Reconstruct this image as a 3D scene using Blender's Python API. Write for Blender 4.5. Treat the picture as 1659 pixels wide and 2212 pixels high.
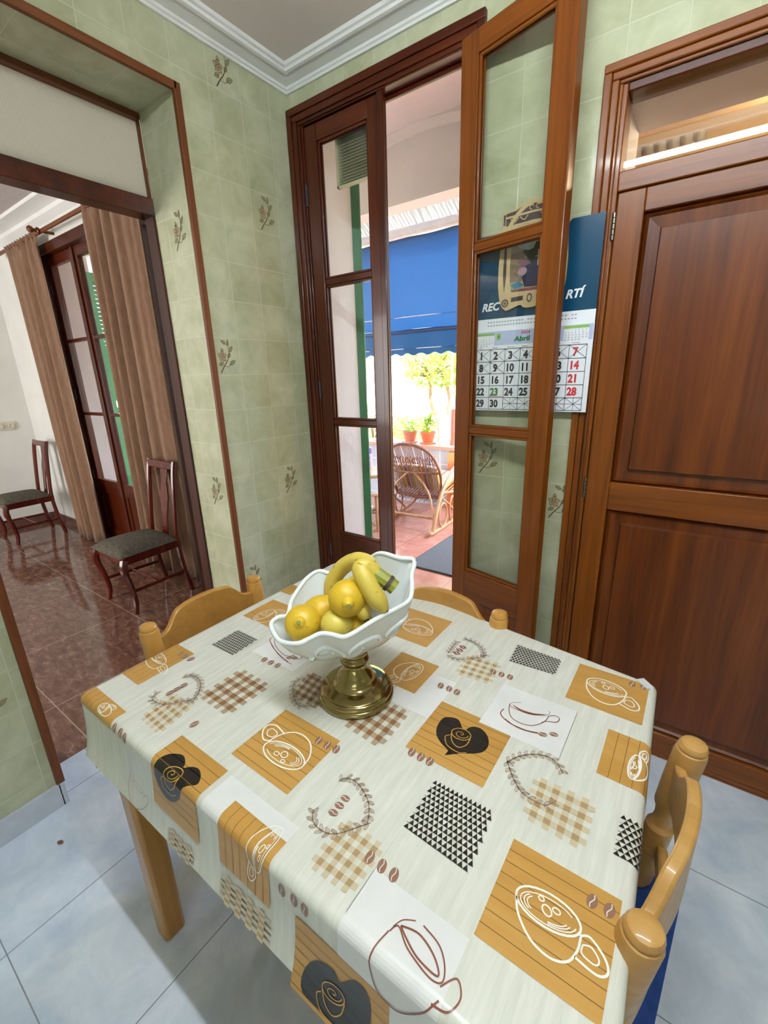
import bpy, bmesh, math, random
from mathutils import Vector, Matrix, Euler
random.seed(7)
PI = math.pi
SC = bpy.context.scene
for o in list(bpy.data.objects): bpy.data.objects.remove(o)
COL = SC.collection

# ------------------------------------------------------------------ camera
F_PX = 950.0
pitch, yaw, roll = -0.29889803, -0.62624963, -0.02949673
fw = Vector((math.sin(yaw)*math.cos(pitch), math.cos(yaw)*math.cos(pitch), math.sin(pitch)))
rt = Vector((math.cos(yaw), -math.sin(yaw), 0)); up = rt.cross(fw)
r2 = rt*math.cos(roll)+up*math.sin(roll); u2 = -rt*math.sin(roll)+up*math.cos(roll)
cd = bpy.data.cameras.new('camera'); cam = bpy.data.objects.new('camera', cd); COL.objects.link(cam)
M = Matrix((r2, u2, -fw)).transposed().to_4x4(); M.translation = Vector((1.6, -1.6128, 1.3728)); cam.matrix_world = M
cd.sensor_fit = 'HORIZONTAL'; cd.sensor_width = 36.0; cd.lens = F_PX*36/1659.0
cd.clip_start = 0.02; cd.clip_end = 200
SC.camera = cam
# ------------------------------------------------------------------ view, sky, sun, room light
SC.view_settings.view_transform = 'Standard'; SC.view_settings.look = 'None'
SC.view_settings.gamma = 1.0; SC.view_settings.use_curve_mapping = False
SC.view_settings.exposure = 0.16
W = bpy.data.worlds.new('world'); SC.world = W; W.use_nodes = True
nt = W.node_tree; nt.nodes.clear()
sky = nt.nodes.new('ShaderNodeTexSky'); sky.sky_type = 'NISHITA'; sky.sun_disc = False
sky.sun_elevation = math.radians(52); sky.sun_rotation = math.radians(120)
bg = nt.nodes.new('ShaderNodeBackground'); bg.inputs['Strength'].default_value = 6.2
wo = nt.nodes.new('ShaderNodeOutputWorld')
hs = nt.nodes.new('ShaderNodeHueSaturation'); hs.inputs['Saturation'].default_value = .75
nt.links.new(sky.outputs[0], hs.inputs['Color']); nt.links.new(hs.outputs[0], bg.inputs[0]); nt.links.new(bg.outputs[0], wo.inputs[0])
sd = bpy.data.lights.new('sun', 'SUN'); sd.energy = 19.0; sd.angle = math.radians(0.6); sd.color = (1, .95, .86)
sun = bpy.data.objects.new('sun', sd); COL.objects.link(sun)
sun.rotation_euler = Vector((-0.62, 0.34, -0.80)).to_track_quat('-Z', 'Y').to_euler()
TUBE_EMIT = 225.0
def area(name, loc, target, sx, sy, energy, color):
    l = bpy.data.lights.new(name, 'AREA'); l.shape = 'RECTANGLE'; l.size = sx; l.size_y = sy; l.energy = energy; l.color = color
    o = bpy.data.objects.new(name, l); COL.objects.link(o); o.location = loc
    o.rotation_euler = (Vector(target)-Vector(loc)).to_track_quat('-Z', 'Y').to_euler(); return o
area('dining_added_fill', (-2.2, -3.95, 1.45), (-2.3, -1.0, 1.3), 1.3, 1.5, 100, (1.0, .99, .97))  # added unseen area light that brightens the dining room; no window is built there
area('kitchen_added_uplight', (2.6, -3.75, 1.5), (1.3, -1.6, 2.6), 1.3, 1.3, 12, (.90, .97, 1.0))  # added light behind the camera, aimed up to lift the ceiling and upper walls
pl = bpy.data.lights.new('pantry_added_fill', 'POINT'); pl.energy = 26; pl.color = (1, .80, .52); pl.shadow_soft_size = .05  # added point light, no lamp modelled; warms the view through the transom pane
plo = bpy.data.objects.new('pantry_added_fill', pl); COL.objects.link(plo); plo.location = (1.9, .75, 2.2)

# ------------------------------------------------------------------ materials
def lin(h):
    h = h.lstrip('#'); c = [int(h[i:i+2], 16)/255 for i in (0, 2, 4)]
    return tuple((v/12.92 if v <= .04045 else ((v+.055)/1.055)**2.4) for v in c)+(1.0,)
class NM:
    def __init__(s, name):
        s.m = bpy.data.materials.new(name); s.m.use_nodes = True; s.t = s.m.node_tree; s.n = s.t.nodes
        s.b = s.n['Principled BSDF']
    def node(s, k, **kw):
        n = s.n.new(k)
        for a, v in kw.items(): setattr(n, a, v)
        return n
    def link(s, a, b): s.t.links.new(a, b)
    def coord(s): return s.node('ShaderNodeTexCoord').outputs['Object']
    def mapping(s, scale=(1, 1, 1), loc=(0, 0, 0), rot=(0, 0, 0), src=None):
        m = s.node('ShaderNodeMapping'); m.inputs['Scale'].default_value = scale; m.inputs['Location'].default_value = loc
        m.inputs['Rotation'].default_value = rot; s.link(src or s.coord(), m.inputs[0]); return m.outputs[0]
    def noise(s, vec, scale=5, detail=4, rough=.6, dist=0):
        n = s.node('ShaderNodeTexNoise'); n.inputs['Scale'].default_value = scale; n.inputs['Detail'].default_value = detail
        n.inputs['Roughness'].default_value = rough; n.inputs['Distortion'].default_value = dist; s.link(vec, n.inputs['Vector']); return n.outputs['Fac']
    def ramp(s, fac, stops):
        r = s.node('ShaderNodeValToRGB'); e = r.color_ramp.elements
        e[0].position, e[0].color = stops[0][0], stops[0][1]; e[1].position, e[1].color = stops[-1][0], stops[-1][1]
        for p, c in stops[1:-1]:
            q = e.new(p); q.color = c
        s.link(fac, r.inputs[0]); return r.outputs[0]
    def mix(s, fac, a, b, mode='MIX'):
        m = s.node('ShaderNodeMix', data_type='RGBA', blend_type=mode)
        for i, v in ((0, fac), (6, a), (7, b)):
            if hasattr(v, 'links') or hasattr(v, 'is_output'): s.link(v, m.inputs[i])
            else: m.inputs[i].default_value = v
        return m.outputs[2]
    def math(s, op, a, b=0.0):
        m = s.node('ShaderNodeMath', operation=op)
        for i, v in enumerate((a, b)):
            if hasattr(v, 'is_output'): s.link(v, m.inputs[i])
            else: m.inputs[i].default_value = v
        return m.outputs[0]
    def bump(s, h, strength=.3, dist=.01):
        b = s.node('ShaderNodeBump'); b.inputs['Strength'].default_value = strength; b.inputs['Distance'].default_value = dist
        s.link(h, b.inputs['Height']); s.link(b.outputs[0], s.b.inputs['Normal'])
    def fin(s, col=None, rough=.5, spec=.5, metal=0, coat=0):
        if col is not None:
            if hasattr(col, 'is_output'): s.link(col, s.b.inputs['Base Color'])
            else: s.b.inputs['Base Color'].default_value = col
        s.b.inputs['Roughness'].default_value = rough; s.b.inputs['Specular IOR Level'].default_value = spec
        s.b.inputs['Metallic'].default_value = metal; s.b.inputs['Coat Weight'].default_value = coat; s.b.inputs['Coat Roughness'].default_value = .08
        return s.m
MATS = {}
def plain(name, hexc, rough=.5, spec=.5, metal=0, coat=0, var=.06, vs=12):
    """one colour with a slight procedural mottling"""
    if name in MATS: return MATS[name]
    m = NM(name); c = lin(hexc); f = m.noise(m.coord(), vs, 3)
    d = tuple(max(0, v*(1-var*2)) for v in c[:3])+(1,); l = tuple(min(1, v*(1+var)) for v in c[:3])+(1,)
    MATS[name] = m.fin(m.ramp(f, [(.3, d), (.7, l)]), rough, spec, metal, coat); return MATS[name]
def wood(name, dark, mid, light, axis='z', rough=.28, gs=1.0, coat=.3, bump=.05):
    if name in MATS: return MATS[name]
    m = NM(name); st = {'x': (1.2, 26, 26), 'y': (26, 1.2, 26), 'z': (26, 26, 1.2)}[axis]
    v = m.mapping(tuple(k*gs for k in st)); big = m.mapping(tuple(k*gs*.22 for k in st))
    f1 = m.noise(v, 1.0, 6, .65, .6); f2 = m.noise(big, 1.0, 4, .6, 1.6)
    f3 = m.noise(m.mapping(tuple(k*gs*4 for k in st)), 1.0, 3, .5)
    fac = m.math('ADD', m.math('MULTIPLY', f1, .45), m.math('ADD', m.math('MULTIPLY', f2, .38), m.math('MULTIPLY', f3, .17)))
    c = m.ramp(fac, [(.34, lin(dark)), (.5, lin(mid)), (.66, lin(light))])
    m.bump(fac, bump, .004)
    MATS[name] = m.fin(c, rough, .35, 0, coat); return MATS[name]
def tile(name, ax, off, size, ca, cb, grout, mort=.0022, rough=.16, cloud=('#979a76', '#cfd1b4'), cs=8, cmix=.55):
    """square glazed tiles laid in the plane of the two axes ax"""
    m = NM(name); sx = m.node('ShaderNodeSeparateXYZ'); m.link(m.coord(), sx.inputs[0]); cx = m.node('ShaderNodeCombineXYZ')
    o = {'x': 0, 'y': 1, 'z': 2}
    for i in (0, 1):
        m.link(m.math('SUBTRACT', sx.outputs[o[ax[i]]], off[i]-size[i]*60), cx.inputs[i])
    b = m.node('ShaderNodeTexBrick', offset=0.0, squash=1.0)
    b.inputs['Scale'].default_value = 1; b.inputs['Mortar Size'].default_value = mort; b.inputs['Mortar Smooth'].default_value = .3
    b.inputs['Brick Width'].default_value = size[0]; b.inputs['Row Height'].default_value = size[1]; b.inputs['Bias'].default_value = 0
    b.inputs['Color1'].default_value = lin(ca); b.inputs['Color2'].default_value = lin(cb); b.inputs['Mortar'].default_value = lin(grout)
    m.link(cx.outputs[0], b.inputs['Vector'])
    n = m.noise(m.coord(), cs, 5, .62, .4); cl = m.ramp(n, [(.3, lin(cloud[0])), (.72, lin(cloud[1]))])
    c = m.mix(cmix, b.outputs['Color'], cl)
    c = m.mix(m.math('MULTIPLY', b.outputs['Fac'], .75), c, lin(grout))
    h = m.math('ADD', m.math('MULTIPLY', b.outputs['Fac'], -1.0), m.math('MULTIPLY', m.noise(m.coord(), 9, 2), .35))
    m.bump(h, .35, .0022); return m.fin(c, rough, .5)
T_KW = dict(ca='#aeaf8e', cb='#c2c3a7', grout='#c6c7b0')
T_YZ = tile('green_tile_side', 'yz', (-.105, .137), (.14, .14), **T_KW)
T_XZ = tile('green_tile_back', 'xz', (1.005, .009), (.14, .14), **T_KW)
T_JB = tile('green_tile_jamb', 'xz', (-.165, .142), (.14, .14), **T_KW)
T_XY = tile('green_tile_soffit', 'xy', (-.165, -.105), (.28, .28), **T_KW)
FLOORK = tile('pale_marble_floor_tile', 'xy', (.364, -1.19), (.40, .40), ca='#cbd8ee', cb='#d5e1f4', grout='#6f727a', mort=.0016, rough=.13, cloud=('#b6c4da', '#eef4fd'), cs=6, cmix=.8)
FLOORP = tile('terracotta_floor_tile', 'xy', (0, .7), (.33, .33), ca='#9c6450', cb='#a56e5a', grout='#805444', mort=.004, rough=.14, cloud=('#925c48', '#b88270'), cs=9)
PAVE = tile('grey_block_wall', 'xz', (-.62, .26), (.42, .20), ca='#a9a7ad', cb='#b5b2b8', grout='#cfccd0', mort=.008, rough=.8, cloud=('#9d9aa0', '#c2bfc4'), cs=6)
def marble_brown():
    m = NM('brown_marble_floor'); v = m.mapping((1, 2.2, 1), rot=(0, 0, .75))
    n1 = m.noise(v, 13, 10, .72, .5); c = m.ramp(n1, [(.32, lin('#4e332b')), (.47, lin('#664638')), (.56, lin('#775547')), (.72, lin('#9c8070'))])
    sx = m.node('ShaderNodeSeparateXYZ'); m.link(m.coord(), sx.inputs[0]); cx = m.node('ShaderNodeCombineXYZ')
    m.link(m.math('ADD', sx.outputs[0], 60.575), cx.inputs[0]); m.link(m.math('ADD', sx.outputs[1], 60.56), cx.inputs[1])
    b = m.node('ShaderNodeTexBrick', offset=0.0); b.inputs['Scale'].default_value = 1; b.inputs['Mortar Size'].default_value = .002
    b.inputs['Brick Width'].default_value = .60; b.inputs['Row Height'].default_value = .60; m.link(cx.outputs[0], b.inputs['Vector'])
    c = m.mix(m.math('MULTIPLY', b.outputs['Fac'], .8), c, lin('#b39c88')); return m.fin(c, .09, .5)
FLOORD = marble_brown()
def plaster(name, hexc, bump=.15, scale=40, rough=.85):
    m = NM(name); n = m.noise(m.coord(), scale, 5); c = lin(hexc); d = tuple(v*.93 for v in c[:3])+(1,)
    m.bump(n, bump, .006); return m.fin(m.ramp(m.noise(m.coord(), 3, 3), [(.35, d), (.65, c)]), rough, .3)
WHITE = plaster('white_wall_paint', '#e6e6e0', .05); CEIL = plaster('ceiling_paint', '#f1e9e4', .04, 60)
PLASTER = plaster('patio_plaster', '#dcd6d8', .4, 26); RELIEF = plaster('relief_ceiling_plaster', '#cfc9c6', 1.0, 14)
CORN = plaster('cornice_plaster', '#eeeeeb', .04); GARDENW = plaster('garden_wall_plaster', '#e6dfc4', .3, 20)
DARKW = wood('varnished_dark_pine', '#290c03', '#471704', '#612606', 'z', rough=.32, coat=.15)
DARKWX = wood('varnished_dark_pine_cross', '#290c03', '#471704', '#612606', 'x', rough=.32, coat=.15)
MIDW = wood('varnished_brown_pine', '#4c2106', '#733b0c', '#8a4b12', 'z', rough=.34, coat=.12)
MIDWX = wood('varnished_brown_pine_cross', '#4c2106', '#733b0c', '#8a4b12', 'x', rough=.34, coat=.12)
PANELW = wood('pantry_panel_pine', '#381404', '#5b2806', '#733a0e', 'z', gs=.9, rough=.36, coat=.08)
TRIMW = wood('brown_corner_strip', '#4c2510', '#6b3a1c', '#7c4a28', 'z', rough=.45, coat=0)
TRIMWY = wood('brown_corner_strip_cross', '#4c2510', '#6b3a1c', '#7c4a28', 'y', rough=.45, coat=0)
PINE = wood('honey_pine', '#9a6a2e', '#b4813c', '#c6944c', 'z', rough=.38, gs=.5, bump=.02)
PINEX = wood('honey_pine_cross', '#986a2e', '#b17f3a', '#c39048', 'y', rough=.38, gs=.5, bump=.02)
MATDW = wood('matt_dark_pine', '#241008', '#3a1a0c', '#4c2410', 'z', rough=.6, coat=0)
PINEW = wood('worn_pine', '#9c7038', '#b6894a', '#cba265', 'y', rough=.45, gs=.5, bump=.02)
REDW = wood('mahogany', '#38100b', '#571b11', '#6f2817', 'z', rough=.25)
WICK = wood('cane', '#84563a', '#a07450', '#b88e66', 'z', rough=.45, coat=.1)
WICKD = wood('dark_cane', '#63392a', '#7d4c37', '#935f47', 'z', rough=.5, coat=.1)
STEEL = plain('hinge_steel', '#8d8b86', .3, metal=1); IRONB = plain('blue_grey_hinge', '#4a5a6c', .4, metal=.7)
BRASS = NM('polished_brass').fin(lin('#9a8a5c'), .14, .5, 1)
def glass(name, tint=(.97, .98, .97, 1), rough=0.0):
    m = NM(name); m.n.remove(m.b); t = m.node('ShaderNodeBsdfTransparent'); t.inputs[0].default_value = tint
    g = m.node('ShaderNodeBsdfGlossy'); g.inputs['Roughness'].default_value = rough; lw = m.node('ShaderNodeLayerWeight'); lw.inputs[0].default_value = .5; p5 = m.math('POWER', lw.outputs['Facing'], 5.0); f = m.math('ADD', m.math('MULTIPLY', p5, .92), .045)
    mx = m.node('ShaderNodeMixShader'); m.link(f, mx.inputs[0]); m.link(t.outputs[0], mx.inputs[1]); m.link(g.outputs[0], mx.inputs[2])
    m.link(mx.outputs[0], m.n['Material Output'].inputs[0]); return m.m
GLASS = glass('window_glass')
def emit(name, col, s):
    m = NM(name); m.b.inputs['Base Color'].default_value = (.8, .8, .8, 1); m.b.inputs['Emission Color'].default_value = col
    m.b.inputs['Emission Strength'].default_value = s; return m.m
TUBEM = emit('lit_fluorescent_tube', (.88, .97, 1.0, 1), TUBE_EMIT)
def translucent(name, hexc, amt=.5, rough=.7, hex2=None):
    m = NM(name); c = lin(hexc); m.fin(m.ramp(m.noise(m.coord(), 3, 4), [(.35, tuple(v*.86 for v in c[:3])+(1,)), (.65, c)]), rough, .3)
    t = m.node('ShaderNodeBsdfTranslucent'); t.inputs[0].default_value = lin(hex2 or hexc); mx = m.node('ShaderNodeMixShader'); mx.inputs[0].default_value = amt
    m.link(m.b.outputs[0], mx.inputs[1]); m.link(t.outputs[0], mx.inputs[2]); m.link(mx.outputs[0], m.n['Material Output'].inputs[0]); return m.m
def fluted():
    m = NM('fluted_glass_panel'); sx = m.node('ShaderNodeSeparateXYZ'); m.link(m.coord(), sx.inputs[0])
    s = m.math('SINE', m.math('MULTIPLY', sx.outputs[2], 760.0)); s2 = m.math('SINE', m.math('MULTIPLY', sx.outputs[1], 760.0))
    m.bump(m.math('ADD', s, s2), .5, .002); c = m.ramp(m.math('MULTIPLY', m.math('ADD', m.math('ADD', s, s2), 2.0), .25), [(.2, lin('#c4c3b8')), (.8, lin('#e2e1d8'))])
    m.fin(c, .35, .5); t = m.node('ShaderNodeBsdfTranslucent'); t.inputs[0].default_value = lin('#e8e8de'); mx = m.node('ShaderNodeMixShader'); mx.inputs[0].default_value = .75
    m.link(m.b.outputs[0], mx.inputs[1]); m.link(t.outputs[0], mx.inputs[2]); m.link(mx.outputs[0], m.n['Material Output'].inputs[0]); return m.m
FLUTED = fluted()

# ------------------------------------------------------------------ mesh builder
class MB:
    def __init__(s): s.v = []; s.f = []; s.mi = []; s.mats = []; s.cur = 0
    def mat(s, m):
        if m not in s.mats: s.mats.append(m)
        s.cur = s.mats.index(m); return s
    def face(s, pts, m=None):
        if m is not None: s.mat(m)
        k = len(s.v); s.v += [tuple(p) for p in pts]; s.f.append(tuple(range(k, k+len(pts)))); s.mi.append(s.cur)
    def add(s, vs, fs):
        k = len(s.v); s.v += [tuple(p) for p in vs]
        for f in fs: s.f.append(tuple(i+k for i in f)); s.mi.append(s.cur)
    def box(s, x0, x1, y0, y1, z0, z1, m=None, byn=None):
        if m is not None: s.mat(m)
        P = [(x0, y0, z0), (x1, y0, z0), (x1, y1, z0), (x0, y1, z0), (x0, y0, z1), (x1, y0, z1), (x1, y1, z1), (x0, y1, z1)]
        Fs = {'-z': (0, 3, 2, 1), '+z': (4, 5, 6, 7), '-y': (0, 1, 5, 4), '+x': (1, 2, 6, 5), '+y': (2, 3, 7, 6), '-x': (3, 0, 4, 7)}
        k = len(s.v); s.v += P; base = s.cur
        for n, f in Fs.items():
            if byn and n in byn: s.mat(byn[n])
            else: s.cur = base
            s.f.append(tuple(i+k for i in f)); s.mi.append(s.cur)
        s.cur = base; return s
    def tube(s, pts, r, n=8, m=None, closed=False):
        if m is not None: s.mat(m)
        pts = [Vector(p) for p in pts]; N = len(pts); rr = r if isinstance(r, (list, tuple)) else [r]*N
        k = len(s.v); prev = None
        for i, p in enumerate(pts):
            if closed: t = pts[(i+1) % N]-pts[i-1]
            else: t = pts[min(i+1, N-1)]-pts[max(i-1, 0)]
            t = t.normalized() if t.length > 1e-9 else Vector((0, 0, 1))
            if prev is None:
                a = Vector((0, 0, 1)) if abs(t.z) < .9 else Vector((1, 0, 0)); prev = t.cross(a).normalized()
            prev = (prev-t*prev.dot(t)).normalized(); b = t.cross(prev)
            for j in range(n):
                q = 2*PI*j/n; s.v.append(tuple(p+(prev*math.cos(q)+b*math.sin(q))*rr[i]))
        for i in range(N if closed else N-1):
            for j in range(n):
                a = k+i*n+j; b2 = k+i*n+(j+1) % n; c = k+((i+1) % N)*n+(j+1) % n; d = k+((i+1) % N)*n+j
                s.f.append((a, b2, c, d)); s.mi.append(s.cur)
        if not closed:
            s.f.append(tuple(k+j for j in range(n))[::-1]); s.mi.append(s.cur)
            s.f.append(tuple(k+(N-1)*n+j for j in range(n))); s.mi.append(s.cur)
        return s
    def lathe(s, prof, c=(0, 0, 0), n=32, m=None, ax=None, sq=None):
        """prof: list of (radius, height); ax: direction of the axis"""
        if m is not None: s.mat(m)
        R = Vector(ax).to_track_quat('Z', 'Y').to_matrix() if ax is not None else Matrix.Identity(3)
        k = len(s.v); c = Vector(c)
        for r, h in prof:
            for j in range(n):
                q = 2*PI*j/n; s.v.append(tuple(c+R @ Vector((r*math.cos(q), r*math.sin(q), h))))
        for i in range(len(prof)-1):
            for j in range(n):
                s.f.append((k+i*n+j, k+i*n+(j+1) % n, k+(i+1)*n+(j+1) % n, k+(i+1)*n+j)); s.mi.append(s.cur)
        s.f.append(tuple(k+j for j in range(n))[::-1]); s.mi.append(s.cur)
        s.f.append(tuple(k+(len(prof)-1)*n+j for j in range(n))); s.mi.append(s.cur)
        return s
    def grid(s, nu, nv, fn, m=None, cu=False):
        if m is not None: s.mat(m)
        k = len(s.v)
        for i in range(nu):
            for j in range(nv): s.v.append(tuple(fn(i, j)))
        for i in range(nu if cu else nu-1):
            for j in range(nv-1):
                a = (i+1) % nu
                s.f.append((k+i*nv+j, k+a*nv+j, k+a*nv+j+1, k+i*nv+j+1)); s.mi.append(s.cur)
        return s
    def prism(s, poly, fn, m=None):
        """poly 2D outline; fn(u, v, side) -> point, side 0/1"""
        if m is not None: s.mat(m)
        n = len(poly); k = len(s.v)
        for sd in (0, 1):
            for u, v in poly: s.v.append(tuple(fn(u, v, sd)))
        s.f.append(tuple(range(k, k+n))[::-1]); s.mi.append(s.cur); s.f.append(tuple(range(k+n, k+2*n))); s.mi.append(s.cur)
        for i in range(n):
            j = (i+1) % n; s.f.append((k+i, k+j, k+n+j, k+n+i)); s.mi.append(s.cur)
        return s
    def build(s, name, parent=None, m=None, bevel=0, smooth=True, mw=None, subsurf=0, sharp=38, seg=2, fixn=True, world=False):
        me = bpy.data.meshes.new(name); me.from_pydata(s.v, [], s.f)
        mats = s.mats if s.mats else [m]
        for x in mats: me.materials.append(x)
        if s.mats: me.polygons.foreach_set('material_index', s.mi)
        if fixn:
            b = bmesh.new(); b.from_mesh(me); bmesh.ops.recalc_face_normals(b, faces=b.faces); b.to_mesh(me); b.free()
        if smooth:
            me.polygons.foreach_set('use_smooth', [True]*len(me.polygons)); me.set_sharp_from_angle(angle=math.radians(sharp))
        me.update(); o = bpy.data.objects.new(name, me); COL.objects.link(o)
        if parent is not None:
            o.parent = parent
            if world: o.matrix_parent_inverse = (Matrix.Translation(parent.location) @ parent.rotation_euler.to_matrix().to_4x4()).inverted()
        if mw is not None: o.matrix_world = mw
        if subsurf: md = o.modifiers.new('subdivision', 'SUBSURF'); md.levels = md.render_levels = subsurf
        if bevel:
            md = o.modifiers.new('bevel', 'BEVEL'); md.width = bevel; md.segments = seg; md.limit_method = 'ANGLE'; md.angle_limit = math.radians(40)
        return o
def thing(name, label=None, cat=None, loc=(0, 0, 0), rz=0, group=None, kind=None):
    o = bpy.data.objects.new(name, None); COL.objects.link(o); o.empty_display_size = .05
    o.location = loc; o.rotation_euler = (0, 0, rz); tag(o, label, cat, group, kind); return o
def tag(o, label=None, cat=None, group=None, kind=None):
    for k, v in (('label', label), ('category', cat), ('group', group), ('kind', kind)):
        if v: o[k] = v
    return o
def struct(o, label): return tag(o, label, None, None, 'structure')
def copy_tree(o, parent=None):
    c = o.copy(); COL.objects.link(c)
    if parent is not None: c.parent = parent
    for ch in [x for x in bpy.data.objects if x.parent == o]: copy_tree(ch, c)
    return c
def cr(pts, n=8, closed=False):
    """smooth curve through points"""
    P = [Vector(p) for p in pts]; out = []; N = len(P)
    for i in range(N if closed else N-1):
        if closed: a, b, c, d = P[i-1], P[i], P[(i+1) % N], P[(i+2) % N]
        else: a, b, c, d = P[max(i-1, 0)], P[i], P[i+1], P[min(i+2, N-1)]
        for k in range(n):
            t = k/n; out.append(.5*((2*b)+(c-a)*t+(2*a-5*b+4*c-d)*t*t+(3*b-a-3*c+d)*t**3))
    if not closed: out.append(P[-1])
    return out
def text_mesh(mb, txt, size, fn, m, shear=0, bold=0.0, align='LEFT', sx=1.0):
    """append filled lettering; fn(u, v) -> point"""
    cu = bpy.data.curves.new('lettering', 'FONT'); cu.body = txt; cu.size = size; cu.shear = shear; cu.offset = bold; cu.align_x = align
    cu.resolution_u = 3
    ob = bpy.data.objects.new('lettering', cu); COL.objects.link(ob); bpy.context.view_layer.update()
    me = bpy.data.meshes.new_from_object(ob.evaluated_get(bpy.context.evaluated_depsgraph_get()))
    mb.mat(m); mb.add([fn(v.co.x*sx, v.co.y) for v in me.vertices], [tuple(p.vertices) for p in me.polygons])
    bpy.data.objects.remove(ob); bpy.data.meshes.remove(me)
def ribbon(pts, w):
    """2D stroke -> list of quads"""
    q = []; n = len(pts)
    L = []; R = []
    for i in range(n):
        a = pts[max(i-1, 0)]; b = pts[min(i+1, n-1)]; dx, dy = b[0]-a[0], b[1]-a[1]; l = math.hypot(dx, dy) or 1
        ww = w(i/(n-1)) if callable(w) else w
        nx, ny = -dy/l*ww/2, dx/l*ww/2; L.append((pts[i][0]+nx, pts[i][1]+ny)); R.append((pts[i][0]-nx, pts[i][1]-ny))
    for i in range(n-1): q.append([L[i], R[i], R[i+1], L[i+1]])
    return q
def ell(c, a, b, rot=0, n=20, t0=0, t1=2*PI):
    return [(c[0]+a*math.cos(t)*math.cos(rot)-b*math.sin(t)*math.sin(rot), c[1]+a*math.cos(t)*math.sin(rot)+b*math.sin(t)*math.cos(rot)) for t in [t0+(t1-t0)*i/n for i in range(n+1)]]
def cr2(pts, n=6, closed=False): return [(p.x, p.y) for p in cr([(x, y, 0) for x, y in pts], n, closed)]

# ================================================================== ROOM SHELL
XR0, YN = 3.3, -3.9            # kitchen far sides
CZ = 2.53
FLW = [plain('flower_outline_brown', '#5d4a33', .4), plain('flower_petal_tan', '#b39a76', .4), plain('flower_leaf_olive', '#8d8a66', .4)]
def flower(mb, cx, cz, fn):
    """printed flower sprig on one tile; fn(u, v, lift)"""
    S = .052
    def P(u, v): return (cx+u*S, cz+v*S)
    def put(poly, m, k): mb.face([fn(a, b, k) for a, b in poly], m)
    def leaf(x, y, ang, L, w, m=2):
        pts = [(0, 0), (.3*L, w), (.65*L, w*.9), (L, 0), (.65*L, -w*.9), (.3*L, -w)]
        q = [P(x+a*math.cos(ang)-b*math.sin(ang), y+a*math.sin(ang)+b*math.cos(ang)) for a, b in pts]
        put(q, FLW[m], .0006)
        for r in ribbon(q+[q[0]], .0014): put(r, FLW[0], .0009)
        for r in ribbon([q[0], q[3]], .0010): put(r, FLW[0], .0009)
    stem = cr2([P(-.55, -1.2), P(-.2, -.7), P(.1, -.35), P(.35, .2), P(.35, .7), P(.1, .9)], 5)
    for r in ribbon(stem, lambda t: .0034*(1-t)+.0013): put(r, FLW[0], .0007)
    for r in ribbon(cr2([P(-.2, -.7), P(.15, -.75), P(.5, -.55)], 4), .0018): put(r, FLW[0], .0007)
    for r in ribbon(cr2([P(.1, -.35), P(-.1, -.3), P(-.3, -.35)], 4), .0018): put(r, FLW[0], .0007)
    leaf(.3, -.6, .5, .65, .15); leaf(.35, .3, .9, .62, .13); leaf(.3, .75, 1.5, .5, .09); leaf(.15, .9, 2.6, .5, .12); leaf(-.25, -.45, 3.6, .45, .14); leaf(.2, -.1, .9, .45, .12)
    for a in range(5):
        t = a*2*PI/5+.3
        leaf(-.28+.05*math.cos(t), .02+.05*math.sin(t), t, .36, .15, 1)
    leaf(-.2, .3, 1.9, .3, .12, 1)
def wallbyn(mb, *b, **n): mb.box(*b, byn=n.get('n'))
# --- wall on the left (x=0) with the dining-room opening
OY0, OY1, OZ = -1.325, -.520, 2.312
mb = MB(); nA = {'+x': T_YZ, '-y': T_JB, '+y': T_JB, '-z': T_XY, '-x': WHITE}
mb.mat(WHITE)
mb.box(-.24, 0, OY1, .33, 0, 2.8, byn=nA); mb.box(-.24, 0, YN-.2, OY0, 0, 2.8, byn=nA); mb.box(-.24, 0, OY0, OY1, OZ, 2.8, byn=nA)
for (y, z) in [(-.319, 2.447), (-.175, 2.027), (-.455, 1.467), (-.455, .487), (-.175, .907), (-1.57, 1.187), (-1.43, .487)]:
    flower(mb, y, z, lambda a, b, k: (k, a, b))
for (x, z) in [(-.095, 1.912), (-.095, .912)]: flower(mb, x, z, lambda a, b, k: (a, OY1-k, b))
struct(mb.build('wall_left', smooth=False, fixn=False), 'sage green tiled wall with flower sprig tiles around the dining room opening')
# --- back wall (y=0) with patio doorway and pantry doorway
DX0, DX1, DZ = .05, .835, 2.40
PX0, PX1, PZ = 1.285, 2.10, 2.12
mb = MB(); nB = {'-y': T_XZ}
mb.mat(PLASTER)
mb.box(0, DX0, 0, .33, 0, 2.8, byn=nB); mb.box(DX1, PX0, 0, .33, 0, 2.8, byn=nB); mb.box(PX1, XR0+.2, 0, .33, 0, 2.8, byn=nB)
mb.box(DX0, DX1, 0, .07, DZ, 2.8, byn=nB); mb.box(DX0, DX1, .07, .33, 2.58, 2.8, byn=nB); mb.box(PX0, PX1, 0, .33, PZ, 2.8, byn=nB)
for (x, z) in [(.935, 1.059), (1.215, .919)]: flower(mb, x, z, lambda a, b, k: (a, -k, b))
struct(mb.build('wall_back', smooth=False, fixn=False), 'sage green tiled wall with the patio doorway and the pantry doorway')
mb = MB(); mb.box(XR0, XR0+.2, YN-.2, 0, 0, 2.8, T_YZ); struct(mb.build('wall_right', smooth=False), 'green tiled wall on the right side of the kitchen')
mb = MB(); mb.box(0, XR0, YN-.2, YN, 0, 2.8, T_XZ); struct(mb.build('wall_front', smooth=False), 'green tiled wall behind the camera')
mb = MB(); mb.box(-.2, XR0+.2, YN-.2, .0, -.1, 0, FLOORK); struct(mb.build('floor', smooth=False), 'pale blue grey marble tile kitchen floor')
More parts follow.
